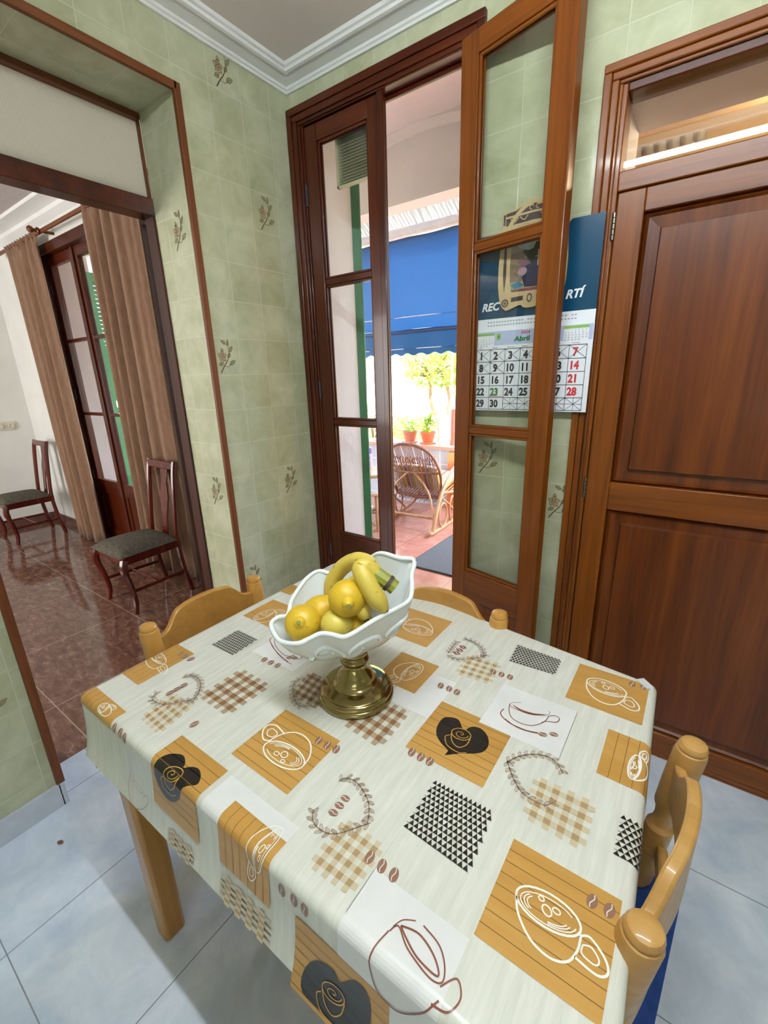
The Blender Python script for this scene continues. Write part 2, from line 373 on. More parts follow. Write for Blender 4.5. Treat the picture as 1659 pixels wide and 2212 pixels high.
mb = MB(); mb.box(0, XR0, YN, 0, CZ, CZ+.2, CEIL); struct(mb.build('ceiling', smooth=False), 'plain off white kitchen ceiling')
# cornice
prof = [(0, 2.488), (.010, 2.488), (.014, 2.494), (.020, 2.497), (.024, 2.503), (.066, 2.512), (.070, 2.509), (.080, 2.512), (.084, 2.519), (.092, 2.522), (.098, 2.53)]
def cornice(name, paths, label, m=CORN):
    mb = MB()
    n = len(prof); mb.mat(m); k = 0
    for ring in paths:
        for (x, z) in prof: mb.v.append(ring(x, z))
    for i in range(len(paths)-1):
        for j in range(n-1): mb.f.append((i*n+j, (i+1)*n+j, (i+1)*n+j+1, i*n+j+1)); mb.mi.append(0)
    return struct(mb.build(name, sharp=25), label)
cornice('trim_1', [lambda x, z: (x, YN, z), lambda x, z: (x, -x, z), lambda x, z: (XR0, -x, z)], 'white moulded plaster cornice round the kitchen ceiling')
# skirting
mb = MB(); mb.box(0, .012, YN, OY0-.005, 0, .088, plain('pale_marble_skirting', '#c3c9d3', .2)); mb.box(-.235, .012, OY0-.012, OY0+.006, 0, .088)
struct(mb.build('baseboard_left', bevel=.002), 'pale marble skirting under the left tiled wall')
mb = MB(); mb.box(0, .012, OY1+.02, 0, 0, .085, plain('pale_marble_skirting', '#c3c9d3', .2)); mb.box(DX1+.05, PX0-.05, -.012, 0, 0, .085)
struct(mb.build('baseboard_back', bevel=.002), 'pale marble skirting in the back corner')
# corner strips round the opening
mb = MB(); s = .012
mb.box(-.004, s, OY1-.010, OY1+.014, .0, OZ+.014, TRIMW); mb.box(-.004, s, OY0-.014, OY0+.010, .088, OZ+.014, TRIMW); mb.box(-.004, s, OY0, OY1, OZ-.010, OZ+.014, TRIMWY)
struct(mb.build('trim_2', bevel=.002), 'brown wooden corner strip framing the opening to the dining room')
# --- dining room
mb = MB(); mb.box(-8.2, -.2, -4.2, .33, -.1, 0.0, FLOORD); struct(mb.build('floor_dining', smooth=False), 'polished brown marble dining room floor')
DWX = -4.0; QX0, QX1, QZ = -2.835, -1.765, 2.40
mb = MB(); mb.mat(WHITE)
for b in [(DWX-.2, QX0, .02, .35, 0, 2.8), (QX1, -.24, .02, .35, 0, 2.8), (QX0, QX1, .02, .35, QZ, 2.8)]: mb.box(*b, byn={'+x': PLASTER, '-x': PLASTER})
struct(mb.build('wall_dining_back', smooth=False), 'white dining room wall around the curtained glass door')
mb = MB(); mb.box(DWX-.2, DWX, -4.2, .02, 0, 2.8, WHITE); struct(mb.build('wall_dining_left', smooth=False), 'plain white wall at the far end of the dining room')
mb = MB(); mb.box(DWX, -.24, -4.2, -4.0, 0, 2.8, WHITE); struct(mb.build('wall_dining_front', smooth=False), 'white wall of the dining room nearest the camera')
mb = MB(); mb.box(DWX, -.24, -4.0, .02, 2.62, 2.82, RELIEF); struct(mb.build('ceiling_dining', smooth=False), 'white relief plaster ceiling of the dining room')
prof = [(0, 2.50), (.02, 2.50), (.03, 2.52), (.07, 2.55), (.08, 2.57), (.12, 2.59), (.16, 2.60), (.165, 2.62)]
cornice('trim_3', [lambda x, z: (-.24, .02-x, z), lambda x, z: (DWX+x, .02-x, z), lambda x, z: (DWX+x, -4, z)], 'white moulded cornice of the dining room', CORN)
mb = MB(); mb.box(DWX, DWX+.012, -4, .02, 0, .075, plain('brown_marble_skirting', '#6e4f46', .2)); mb.box(DWX, QX0, .008, .02, 0, .075); mb.box(QX1, -.24, .008, .02, 0, .075)
struct(mb.build('baseboard_dining', smooth=False), 'brown marble skirting of the dining room')
# outlet
o = thing('wall_socket', 'cream double wall socket on the white dining room wall', 'socket', (DWX, -.2, 1.01))
MB().box(0, .010, -.085, .085, -.042, .042, plain('cream_plastic', '#d8d2c0', .4)).build('plate', o, bevel=.004)
for y in (-.045, .045): MB().lathe([(.024, .0), (.024, .014), (.018, .014), (.018, .009)], (.009, y, 0), 20, plain('cream_plastic', '#d8d2c0', .4), ax=(1, 0, 0)).build('socket_face', o)
# --- transom over the opening, bar, post, door leaf of the dining room
mb = MB(); mb.box(-.272, -.262, OY0-.05, OY1+.003, 2.040, 2.305, FLUTED); struct(mb.build('window_2', smooth=False), 'white fluted glass transom above the dining room opening')
mb = MB(); mb.box(-.31, -.235, OY0-.10, OY1+.01, 1.985, 2.045, DARKWX); mb.box(-.285, -.235, OY0-.1, OY1, 2.292, 2.312, TRIMWY)
mb.box(-.30, -.237, OY1-.008, OY1+.03, 0, 1.99, MATDW); mb.box(-.262, -.240, OY1-.006, OY1, 2.04, 2.30, TRIMW)
mb.box(-.30, -.237, OY0-.03, OY0+.008, 0, 1.99, DARKW)
struct(mb.build('trim_4', bevel=.003), 'dark wooden crossbar and frame posts of the dining room opening')
lf = thing('door_4', loc=(-.315, OY1+.005, 0), rz=math.atan2(.545, -.84)); struct(lf, 'dark dining room door leaf swung open, seen nearly edge on')
MB().box(0, .70, -.02, .02, .01, 1.975, MATDW).build('door_panel', lf, bevel=.003); lfp = [x for x in bpy.data.objects if x.parent == lf][0]
for z in (1.83, .95, .25):
    h = MB(); h.box(-.006, .034, -.0235, -.020, z-.045, z+.045, IRONB); h.tube([(-.008, -.022, z-.045), (-.008, -.022, z+.045)], .006, 8)
    for dz in (-.03, 0, .03): h.lathe([(.004, 0), (.004, .0015)], (.020, -.0235, z+dz), 8, STEEL, ax=(0, -1, 0))
    tag(h.build('hinge', lfp), 'blue grey hinge')
MB().lathe([(.008, 0), (.008, .03), (.02, .035), (.022, .045), (.015, .055)], (.64, -.02, 1.0), 16, BRASS, ax=(0, -1, 0)).build('door_knob', lfp)

# ================================================================== glazed door leaves
def glazed_leaf(root, W_, face, T=.036, mats=(DARKW, DARKWX), ZB=.015, ZT_=2.36, knob=False):
    """local: hinge edge x=0, free edge x=W_; the face with mouldings looks to local y=face"""
    vz, vx = mats; st, mu = .066, .024
    zs = [.605, 1.170, 1.778, 2.300]; f = MB()
    y0, y1 = -T/2, T/2
    f.box(0, st, y0, y1, ZB, ZT_, vz); f.box(W_-st, W_, y0, y1, ZB, ZT_, vz)
    f.box(st, W_-st, y0, y1, zs[3], ZT_, vx); f.box(st, W_-st, y0, y1, .47, zs[0]-.012, vx); f.box(st, W_-st, y0, y1, ZB, .11, vx)
    f.box(st, W_-st, y0+.004, y1-.004, zs[1]-mu/2, zs[1]+mu/2, vx); f.box(st, W_-st, y0+.004, y1-.004, zs[2]-mu/2, zs[2]+mu/2, vx)
    # glazing beads
    for (a, b) in ((zs[0]-.012, zs[1]-mu/2), (zs[1]+mu/2, zs[2]-mu/2), (zs[2]+mu/2, zs[3])):
        for sg in (-1, 1):
            ya, yb = sorted((sg*.004, sg*(T/2-.005)))
            f.box(st, st+.009, ya, yb, a, b, vz); f.box(W_-st-.009, W_-st, ya, yb, a, b); f.box(st, W_-st, ya, yb, a, a+.009, vx); f.box(st, W_-st, ya, yb, b-.009, b)
    lfr = f.build('leaf_frame', root, bevel=.0025)
    for (a, b) in ((zs[0]-.01, zs[1]), (zs[1], zs[2]), (zs[2], zs[3]+.002)):
        g = MB(); g.box(st+.001, W_-st-.001, -.0015, .0015, a, b, GLASS); g.build('glass_pane', root, smooth=False)
    p = MB(); p.box(st, W_-st, -.008, .008, .11, .47, vz)
    for sg in (-1, 1):
        a = [(st+.03, .14), (W_-st-.03, .14), (W_-st-.03, .44), (st+.03, .44)]; b = [(st+.055, .165), (W_-st-.055, .165), (W_-st-.055, .415), (st+.055, .415)]
        vs = [(x, sg*.008, z) for x, z in a]+[(x, sg*.015, z) for x, z in b]
        p.add(vs, [(4, 5, 6, 7), (0, 1, 5, 4), (1, 2, 6, 5), (2, 3, 7, 6), (3, 0, 4, 7)])
    p.build('bottom_panel', root, smooth=False); return lfr
# casing of the patio door
mb = MB()
def casing(mb, x0, x1, zt, w, mv, mh, dy=0):
    for (a, b, y) in ((0, w*.42, -.020), (w*.42, w*.8, -.014), (w*.8, w, -.008)):
        mb.box(x0+a, x0+b, y, .0, 0, zt-b, mv); mb.box(x1-b, x1-a, y, .0, 0, zt-b, mv); mb.box(x0+a, x1-a, y, .0, zt-b, zt-a, mh)
casing(mb, .003, .880, 2.432, .062, DARKW, DARKWX)
mb.box(.050, .074, 0, .066, 0, DZ, DARKW); mb.box(.812, .834, 0, .066, 0, DZ, DARKW); mb.box(.074, .812, 0, .066, 2.366, DZ, DARKWX); mb.box(.074, .812, .05, .066, 2.352, 2.366)
struct(mb.build('trim_5', bevel=.003), 'dark pine casing of the patio door')
d1 = thing('door_1', loc=(.077, .022, 0)); struct(d1, 'closed left leaf of the glazed patio door with three panes')
l1 = glazed_leaf(d1, .392, -1)
MB().box(.380, .408, -.030, -.019, .015, 2.36, DARKW).build('cover_strip', d1, bevel=.003)
for z in (2.12, 1.32, .5): MB().tube([(-.002, -.022, z-.04), (-.002, -.022, z+.04)], .005, 8, IRONB).build('hinge', l1)
d2 = thing('door_2', loc=(.822, -.030, 0), rz=math.radians(-14)); struct(d2, 'right leaf of the glazed patio door folded back in front of the calendar')
l2 = glazed_leaf(d2, .388, -1, mats=(MIDW, MIDWX))
for z in (2.12, 1.32, .5): MB().tube([(.004, .019, z-.04), (.004, .019, z+.04)], .004, 8, STEEL).build('hinge', l2)
# --- pantry door
mb = MB()
casing(mb, 1.238, 2.150, 2.168, .050, MIDW, MIDWX)
mb.box(1.285, 1.300, 0, .08, 0, PZ, MIDW); mb.box(2.085, 2.10, 0, .08, 0, PZ); mb.box(1.30, 2.085, 0, .08, 2.098, PZ, DARKWX); mb.box(1.30, 2.085, -.004, .07, 1.862, 1.912, MIDWX)
mb.box(1.30, 2.085, .005, .07, 0, .022)
struct(mb.build('trim_6', bevel=.003), 'brown pine casing of the pantry door with a rail under the transom')
mb = MB(); mb.box(1.30, 2.085, .028, .032, 1.912, 2.098, GLASS); struct(mb.build('window_1', smooth=False), 'clear transom pane above the pantry door reflecting the ceiling tube')
d3 = thing('door_3', loc=(1.303, .015, 0)); struct(d3, 'closed brown pine pantry door with two tall raised panels')
f = MB(); WD = .779; st = .072; y0, y1 = -.014, .024
f.box(0, st, y0, y1, .024, 1.860, MIDW); f.box(WD-st, WD, y0, y1, .024, 1.860)
f.box(st, WD-st, y0, y1, 1.800, 1.860, MIDWX); f.box(st, WD-st, y0, y1, .915, 1.010); f.box(st, WD-st, y0, y1, .024, .100)
l3 = f.build('door_frame', d3, bevel=.003)
def rpanel(x0, x1, z0, z1):
    p = MB(); p.mat(PANELW); r = [(0, .006), (.008, -.004), (.014, .004), (.045, .006), (.050, -.010)]
    rings = [[(x0+d, y, z0+d), (x1-d, y, z0+d), (x1-d, y, z1-d), (x0+d, y, z1-d)] for d, y in r]
    vs = [v for g in rings for v in g]; fs = []
    for i in range(len(rings)-1):
        for j in range(4): a = i*4+j; b = i*4+(j+1) % 4; fs.append((a, b, b+4, a+4))
    k = (len(rings)-1)*4; fs.append((k, k+1, k+2, k+3)); p.add(vs, fs)
    p.build('door_panel', d3, smooth=False)
rpanel(st, WD-st, 1.010, 1.800); rpanel(st, WD-st, .100, .915)
for z in (1.775, .985):
    h = MB()
    for i in range(5): h.tube([(-.004, -.018, z-.035+i*.0145), (-.004, -.018, z-.0225+i*.0145)], .0052, 8, STEEL)
    tag(h.build('hinge', l3), 'steel barrel hinge')
# pantry room behind the door
mb = MB(); BEI = plaster('pantry_beige_plaster', '#c9ab7c', .05); mb.mat(BEI)
a, b, c, d = 1.10, 2.9, .33, 1.5
for q in [(a-.05, a, c, d, 0, 2.6), (b, b+.05, c, d, 0, 2.6), (a, b, d, d+.05, 0, 2.6), (a, b, c, d, 2.55, 2.6), (a, b, c, d, -.05, 0)]: mb.box(*q)
mb.box(a, b, .7, .85, 2.30, 2.55)
struct(mb.build('wall_pantry', smooth=False), 'beige plaster walls of the pantry seen through the transom')

# ================================================================== ceiling tube lamp
o = thing('fluorescent_lamp', 'white fluorescent tube lamp on the kitchen ceiling', 'lamp', (1.55, -1.42, CZ))
WP = plain('white_enamel', '#dfe0de', .35)
MB().box(-.64, .64, -.022, .022, -.035, 0, WP).build('lamp_housing', o, bevel=.006)
for x in (-.615, .615): MB().box(x-.012, x+.012, -.015, .015, -.110, -.035, WP).build('tube_holder', o, bevel=.002)
MB().tube([(-.60, 0, -.095), (.60, 0, -.095)], .013, 14, TUBEM).build('tube', o)

# ================================================================== printed motifs of the oilcloth, in metres on the flat cloth
CL_TRI = [[[1.335,-1.221],[1.438,-1.226],[1.432,-1.126],[1.335,-1.128]],[[.694,-1.101],[.775,-1.1],[.771,-1.023],[.693,-1.023]],[[1.324,-.767],[1.421,-.761],[1.42,-.701],[1.318,-.696]],[[1.597,-1.095],[1.61,-1.095],[1.606,-1.027],[1.596,-1.024]]]
CL_GING = [[[[.833,-1.229],[.934,-1.231],[.939,-1.123],[.834,-1.12]],9,1],[[[.792,-1.329],[.868,-1.331],[.853,-1.251],[.781,-1.249]],8,0],[[[.989,-1.12],[1.073,-1.12],[1.055,-1.043],[.972,-1.042]],9,1],[[[1.129,-1.122],[1.226,-1.129],[1.225,-1.026],[1.138,-1.022]],9,1],[[[1.257,-1.339],[1.33,-1.335],[1.332,-1.259],[1.256,-1.258]],9,0],[[[1.469,-1.112],[1.556,-1.116],[1.556,-1.029],[1.464,-1.031]],9,0],[[[1.242,-.875],[1.322,-.867],[1.316,-.788],[1.237,-.793]],9,0],[[[.95,-1.5015],[1.03,-1.5015],[1.03,-1.47],[.95,-1.47]],7,0],[[[1.1,-1.5015],[1.215,-1.5015],[1.215,-1.455],[1.1,-1.455]],9,0]]
CL_CUPW = [[[1.535,-1.211],[1.572,-1.207],[1.55,-1.256]],[[1.095,-1.232],[1.05,-1.234],[1.091,-1.182]],[[1.163,-.921],[1.161,-.954],[1.124,-.926]],[[1.085,-.77],[1.045,-.775],[1.068,-.724]],[[1.52,-.745],[1.557,-.746],[1.523,-.797]],[[1.593,-.927],[1.594,-.899],[1.613,-.926]],[[.691,-.935],[.696,-.903],[.73,-.947]],[[.629,-1.204],[.668,-1.206],[.649,-1.235]],[[.702,-1.355],[.703,-1.345],[.733,-1.3575]],[[1.19,-1.3585],[1.188,-1.3945],[1.165,-1.3605]]]
CL_CUPB = [[[1.413,-.902],[1.448,-.889],[1.421,-.935]],[[.853,-1.007],[.898,-1.013],[.875,-1.033]],[[1.425,-1.342],[1.452,-1.343],[1.439,-1.3475]]]
CL_HEART = [[[1.284,-1.029],[1.283,-1.005],[1.293,-.995],[1.31,-.992],[1.328,-1.009],[1.337,-.994],[1.352,-.989],[1.368,-.997],[1.378,-1.013],[1.379,-1.03],[1.37,-1.044],[1.344,-1.062],[1.326,-1.078],[1.327,-1.067],[1.309,-1.059],[1.293,-1.047]],[[.922,-1.3495],[.937,-1.335],[.952,-1.331],[.968,-1.338],[.974,-1.345],[.985,-1.335],[1.0,-1.332],[1.016,-1.34],[1.022,-1.352],[1.003,-1.3655],[.992,-1.3925],[.965,-1.4145],[.935,-1.4125],[.916,-1.3875]],[[1.279,-1.4875],[1.29,-1.4605],[1.309,-1.4415],[1.331,-1.4365],[1.34,-1.446],[1.361,-1.4215],[1.38,-1.4205],[1.388,-1.4425],[1.384,-1.4825],[1.356,-1.5035],[1.313,-1.5075],[1.283,-1.5075]]]
CL_GOLD = [[[1.33,-1.025],[1.347,-1.021],[1.336,-1.046]],[[.966,-1.3655],[.985,-1.36],[.966,-1.3855]],[[1.332,-1.4735],[1.35,-1.4685],[1.334,-1.4935]]]
CL_WREATH = [[[1.209,-1.219],[1.213,-1.208],[1.23,-1.203],[1.251,-1.209],[1.27,-1.22],[1.282,-1.234],[1.289,-1.247]],[[1.293,-1.244],[1.282,-1.259],[1.27,-1.276],[1.256,-1.289],[1.237,-1.293],[1.22,-1.289],[1.209,-1.276]],[[1.418,-1.035],[1.429,-1.013],[1.448,-.994],[1.468,-.985],[1.485,-.988],[1.501,-1.004]],[[1.417,-1.029],[1.434,-1.053],[1.454,-1.072],[1.475,-1.078],[1.494,-1.075],[1.504,-1.06]],[[.753,-1.215],[.759,-1.199],[.783,-1.196],[.806,-1.205],[.828,-1.224],[.839,-1.245]],[[.835,-1.243],[.82,-1.257],[.805,-1.278],[.782,-1.287],[.76,-1.286],[.75,-1.27]],[[.997,-1.043],[.982,-1.065],[.97,-1.085],[.987,-1.108],[1.015,-1.128],[1.036,-1.132],[1.051,-1.117]],[[1.197,-.825],[1.222,-.828],[1.244,-.813],[1.263,-.793],[1.273,-.776]],[[1.273,-.788],[1.253,-.756],[1.223,-.742],[1.2,-.745]],[[1.197,-.819],[1.194,-.795],[1.193,-.768]]]
CL_BEAN = [[[1.321,-1.283],[1.319,-1.273]],[[1.341,-1.283],[1.338,-1.273]],[[1.36,-1.283],[1.358,-1.274]],[[1.276,-1.104],[1.274,-1.095]],[[1.294,-1.104],[1.292,-1.094]],[[1.311,-1.103],[1.31,-1.094]],[[1.124,-1.175],[1.121,-1.167]],[[1.144,-1.174],[1.141,-1.166]],[[1.163,-1.172],[1.16,-1.164]],[[1.236,-.926],[1.233,-.917]],[[1.255,-.925],[1.252,-.917]],[[1.273,-.925],[1.271,-.916]],[[1.31,-.825],[1.307,-.816]],[[1.328,-.823],[1.326,-.814]],[[1.346,-.821],[1.344,-.812]],[[.853,-1.071],[.85,-1.062]],[[.875,-1.07],[.872,-1.061]],[[.896,-1.069],[.894,-1.06]],[[.776,-1.256],[.776,-1.249]],[[.777,-1.242],[.777,-1.235]],[[.778,-1.227],[.778,-1.22]],[[.899,-1.278],[.9,-1.268]],[[.664,-1.166],[.666,-1.158]],[[.684,-1.166],[.687,-1.158]],[[.705,-1.165],[.707,-1.157]],[[1.577,-1.171],[1.578,-1.162]],[[1.596,-1.17],[1.597,-1.161]],[[1.237,-1.263],[1.243,-1.262]],[[1.237,-1.249],[1.243,-1.248]],[[1.237,-1.235],[1.243,-1.234]],[[1.213,-.806],[1.22,-.808]],[[1.214,-.792],[1.221,-.794]],[[1.215,-.777],[1.222,-.779]],[[.769,-1.3685],[.77,-1.3785]],[[.792,-1.3685],[.793,-1.3785]],[[.809,-1.3705],[.81,-1.3805]],[[1.238,-1.3855],[1.239,-1.3955]],[[1.261,-1.3835],[1.262,-1.3935]],[[1.28,-1.3835],[1.281,-1.3935]],[[1.562,-.706],[1.562,-.697]],[[1.582,-.703],[1.582,-.694]],[[1.45,-.941],[1.455,-.939]],[[1.466,-.93],[1.472,-.928]],[[.897,-1.034],[.902,-1.032]],[[.908,-1.028],[.914,-1.027]]]
CL_WOOD = [(1.472, 1.607, -1.283, -1.150, 0), (1.260, 1.404, -1.100, -.965, 0), (1.016, 1.157, -1.281, -1.154, 0), (.905, 1.042, -1.450, -1.306, 0), (1.098, 1.212, -1.440, -1.333, 1),
 (1.104, 1.203, -.977, -.871, 2), (1.003, 1.143, -.825, -.688, 2), (1.458, 1.592, -.820, -.692, 2), (1.544, 1.66, -.973, -.862, 1), (.644, .781, -.970, -.862, 2), (.56, .692, -1.281, -1.148, 1),
 (.55, .755, -1.378, -1.335, 1), (.55, .665, -.815, -.762, 0), (1.262, 1.412, -1.515, -1.408, 0)]
CL_PLAIN = [(1.343, 1.488, -.976, -.848, 0), (.80, .94, -1.065, -.955, 0), (1.054, 1.212, -1.372, -1.308, 0), (1.335, 1.47, -1.44, -1.29, 0), (.87, 1.0, -.84, -.70, 0), (1.16, 1.26, -1.02, -.90, 0)]
# ================================================================== TABLE
CTOP = .7520; XL = .624; YF = -1.352; RF = .015
def XRR(y): return 1.591+.034*(-.69-y)
def YBB(x): return -.568-(x-.625)*.125
def cl(X, Y, k=0.0):
    xr = XRR(max(YF, min(Y, -.6))); yb = YBB(max(XL, min(X, 1.60)))
    sx = X-xr if X > xr else (X-XL if X < XL else 0.0); sy = Y-YF if Y < YF else (Y-yb if Y > yb else 0.0)
    d = math.hypot(sx, sy)
    if d < 1e-9: return (X, Y, CTOP+k)
    ex, ey = X-sx, Y-sy; dx, dy = sx/d, sy/d; q = RF*PI/2
    if d < q:
        a = d/RF; o = RF*math.sin(a)+k*math.sin(a); h = RF*(1-math.cos(a))-k*math.cos(a)
    else:
        t = (d-q)/.14; corner = min(1, abs(dx*dy)*2)
        k = k*(1+2*min(1, t*3)); fr = max(0, -dy); lf = max(0, -dx)*(1-fr*.5)
        o = RF+k+fr*(.007*t+.016*t**3)-lf*.040*t+max(0, dx)*(-.006*t)+max(0, dy)*.01*t; h = RF+(d-q)
    return (ex+dx*o, ey+dy*o, CTOP-h)
def lins(a, b, st): n = max(1, int(round((b-a)/st))); return [a+(b-a)*i/n for i in range(n+1)]
def clothbase():
    m = NM('oilcloth_pale_print'); v = m.mapping((110, 9, 9)); n1 = m.noise(v, 1.0, 5, .7, .2)
    c = m.ramp(n1, [(.36, lin('#cccbbf')), (.5, lin('#d3d1c6')), (.64, lin('#d9d7cd'))])
    m.bump(m.noise(m.coord(), 14, 3), .10, .006); return m.fin(c, .27, .5)
CB = clothbase()
def inkmat(name, h, rough=.3): return plain(name, h, rough, .5, var=.03)
WK = wood('print_of_golden_planks', '#a87c3c', '#ba8c48', '#c59a58', 'x', rough=.28, coat=0, gs=.5, bump=0)
INK = {'plank': inkmat('print_plank_line', '#7a5626'), 'lilac': inkmat('print_plain_lilac', '#dddbd9'), 'white': inkmat('print_white_line', '#f0ede4'), 'brown': inkmat('print_brown_line', '#7d4a3a'),
 'brown2': inkmat('print_taupe_leaf', '#8a6c55'), 'bean': inkmat('print_bean', '#8a6450'), 'black': inkmat('print_black', '#1b1712'), 'gd': inkmat('print_check_dark', '#7c5836'), 'gm': inkmat('print_check_mid', '#a59078'),
 'ld': inkmat('print_check_tan', '#a88c66'), 'lm': inkmat('print_check_light', '#c5b699'), 'gold': inkmat('print_gold_line', '#c0923e'), 'seam': inkmat('print_seam', '#bfc2b2')}
OH = .1495; oh = [0, .004, .008, .012, .016, .020, .0236, .04, .055, .07, .085, .10, .115, .13, OH]
class Cloth(MB):
    def poly(s, pts, m, k):
        """convex polygon printed on the cloth, cut where the cloth bends"""
        polys = [[tuple(p) for p in pts]]
        xs = [p[0] for p in pts]; ys = [p[1] for p in pts]
        def cut(ax, val):
            nonlocal polys; o = []
            for P in polys:
                A = []; B = []
                for i in range(len(P)):
                    a, b = P[i], P[(i+1) % len(P)]; da, db = a[ax]-val, b[ax]-val
                    if da <= 0: A.append(a)
                    if da >= 0: B.append(a)
                    if da*db < 0:
                        t = da/(da-db); q = (a[0]+(b[0]-a[0])*t, a[1]+(b[1]-a[1])*t); A.append(q); B.append(q)
                if len(A) > 2: o.append(A)
                if len(B) > 2: o.append(B)
            polys = o
        def cuts(lo, hi, edges, ax):
            for e, sg in edges:
                L = [e+sg*t for t in oh]
                for v in L:
                    if lo < v < hi: cut(ax, v)
        cuts(min(xs), max(xs), [(XL, -1), (XRR(-1.0), 1), (XRR(-1.3), 1), (XRR(-.75), 1)], 0)
        cuts(min(ys), max(ys), [(YF, -1), (YBB(sum(xs)/len(xs)), 1)], 1)
        s.mat(m)
        for P in polys: s.face([cl(x, y, k) for x, y in P])
c = Cloth()
xt = lins(XL, 1.60, .02); yt = lins(0, 1, .06)

def GX(i, y):
    n = len(oh)
    if i < n-1: return XL-oh[n-1-i]
    if i < n-1+len(xt): return XL+(XRR(y)-XL)*(xt[i-n+1]-XL)/(1.60-XL)
    return XRR(y)+oh[i-(n-1)-len(xt)+1]
def GY(j, x):
    n = len(oh)
    if j < n-1: return YF-oh[n-1-j]
    if j < n-1+len(yt): return YF+(YBB(x)-YF)*yt[j-n+1]
    return YBB(x)+oh[j-(n-1)-len(yt)+1]
NU = len(xt)+2*(len(oh)-1); NV = len(yt)+2*(len(oh)-1)
def cg(i, j):
    x0 = GX(i, -1.0); y = GY(j, max(XL, min(x0, 1.6))); x = GX(i, max(YF, min(y, -.6))); return cl(x, y, 0)
c.grid(NU, NV, cg, CB)
E1, E2, E3, E4 = .0004, .0006, .0008, .0010
for x0, x1, y0, y1, _ in CL_PLAIN: c.poly([(x0, y0), (x1, y0), (x1, y1), (x0, y1)], INK['lilac'], E1)
for y in (-1.213, -1.02, -.845): pass
for (a, b) in [((1.343, -.976), (1.343, -1.15)), ((1.488, -.848), (1.488, -1.02)), ((1.212, -1.305), (1.212, -1.13)), ((1.335, -1.228), (1.335, -1.35)), ((.80, -.955), (.80, -1.10))]:
    for q in ribbon([a, b], .0012): c.poly(q, INK['seam'], E1)
for x0, x1, y0, y1, d in CL_WOOD:
    c.poly([(x0, y0), (x1, y0), (x1, y1), (x0, y1)], WK, E2)
    if d == 0:
        n = 8
        for i in range(1, n):
            y = y1-(.134)*i/n
            if y > y0: c.poly([(x0, y-.0005), (x1, y-.0005), (x1, y+.0005), (x0, y+.0005)], INK['plank'], E3)
    if d == 1:
        n = 8
        for i in range(1, n+1):
            x = x0+.134*i/n
            if x < x1: c.poly([(x-.0005, y0), (x+.0005, y0), (x+.0005, y1), (x-.0005, y1)], INK['plank'], E3)
c.poly([(1.343, -.976), (1.405, -.976), (1.405, -.960), (1.343, -.960)], INK['lilac'], E3)
def bil(q, a, b):
    return tuple(q[0][i]*(1-a)*(1-b)+q[1][i]*a*(1-b)+q[2][i]*a*b+q[3][i]*(1-a)*b for i in (0, 1))
for qi, q in enumerate(CL_TRI):
    if qi == 3: q = [(1.588, -1.095), (1.655, -1.095), (1.655, -1.027), (1.588, -1.027)]
    N, R = (13, 11) if qi in (0, 2) else (12, 10)
    if qi == 3: N, R = 8, 9
    for j in range(R):
        for i in range(N):
            o = .5*(j % 2); a0, a1, b0, b1 = (i+o)/N, (i+o+.93)/N, j/R, (j+.90)/R
            if a1 > 1.04: continue
            c.poly([bil(q, a0, b0), bil(q, a1, b0), bil(q, (a0+a1)/2, b1)], INK['black'], E4)
        for q2 in ribbon([bil(q, 0, j/R), bil(q, 1, j/R)], .0006): c.poly(q2, INK['black'], E4)
for q, n, k in CL_GING:
    D, Mi = (INK['gd'], INK['gm']) if k else (INK['ld'], INK['lm'])
    n = n if n % 2 else n+1
    for i in range(n):
        for j in range(n):
            e = .5/n
            if i % 2 == 0 and j % 2 == 0: continue
            m = D if (i % 2 and j % 2) else Mi
            a0, a1, b0, b1 = i/n, (i+1)/n, j/n, (j+1)/n
            if m is Mi and ((i in (0, n-1)) or (j in (0, n-1))):
                pass
            c.poly([bil(q, a0, b0), bil(q, a1, b0), bil(q, a1, b1), bil(q, a0, b1)], m, E3)
def aff(P):
    O, A, B = P; ex = (A[0]-O[0], A[1]-O[1]); ey = (B[0]-O[0], B[1]-O[1])
    return lambda L: [(O[0]+u*ex[0]+v*ey[0], O[1]+u*ex[1]+v*ey[1]) for u, v in L]
def draw(pts, w, m, k=E4):
    for q in ribbon(pts, w): c.poly(q, m, k)
for i, P in enumerate(CL_CUPW):
    f = aff(P); w = .0026 if i in (0, 1, 4, 5) else .0016; m = INK['white']
    draw(f(ell((0, 0), 1, .42, 0, 26)), w, m); draw(f(ell((.0, .03), .86, .32, 0, 22, .2, 5.8)), w*.5, m)
    draw(f(cr2([(-1, .05), (-.92, .45), (-.55, .85), (0, 1), (.5, .88), (.82, .55), (.97, .2)])), w, m)
    draw(f(cr2([(.93, .2), (1.25, .12), (1.6, .4), (1.62, .68), (1.3, .82), (.72, .70)])), w, m)
    draw(f(cr2([(1.0, .36), (1.25, .32), (1.42, .5), (1.3, .64), (.95, .56), (1.0, .36)])), w*.7, m)
    draw(f(ell((-.02, .02), .15, .12, .2, 12)), w*.7, m); draw(f(ell((.28, -.08), .12, .07, 0, 12)), w*.6, m); draw(f(ell((-.18, -.2), .09, .06, 0, 10)), w*.6, m)
    for s in (.62, .72): draw(f(ell((-.02, .02), s, s*.38, 0, 8, 2.5, 3.9)), w*.5, m); draw(f(ell((.0, .02), s, s*.40, 0, 8, .4, 1.6)), w*.5, m)
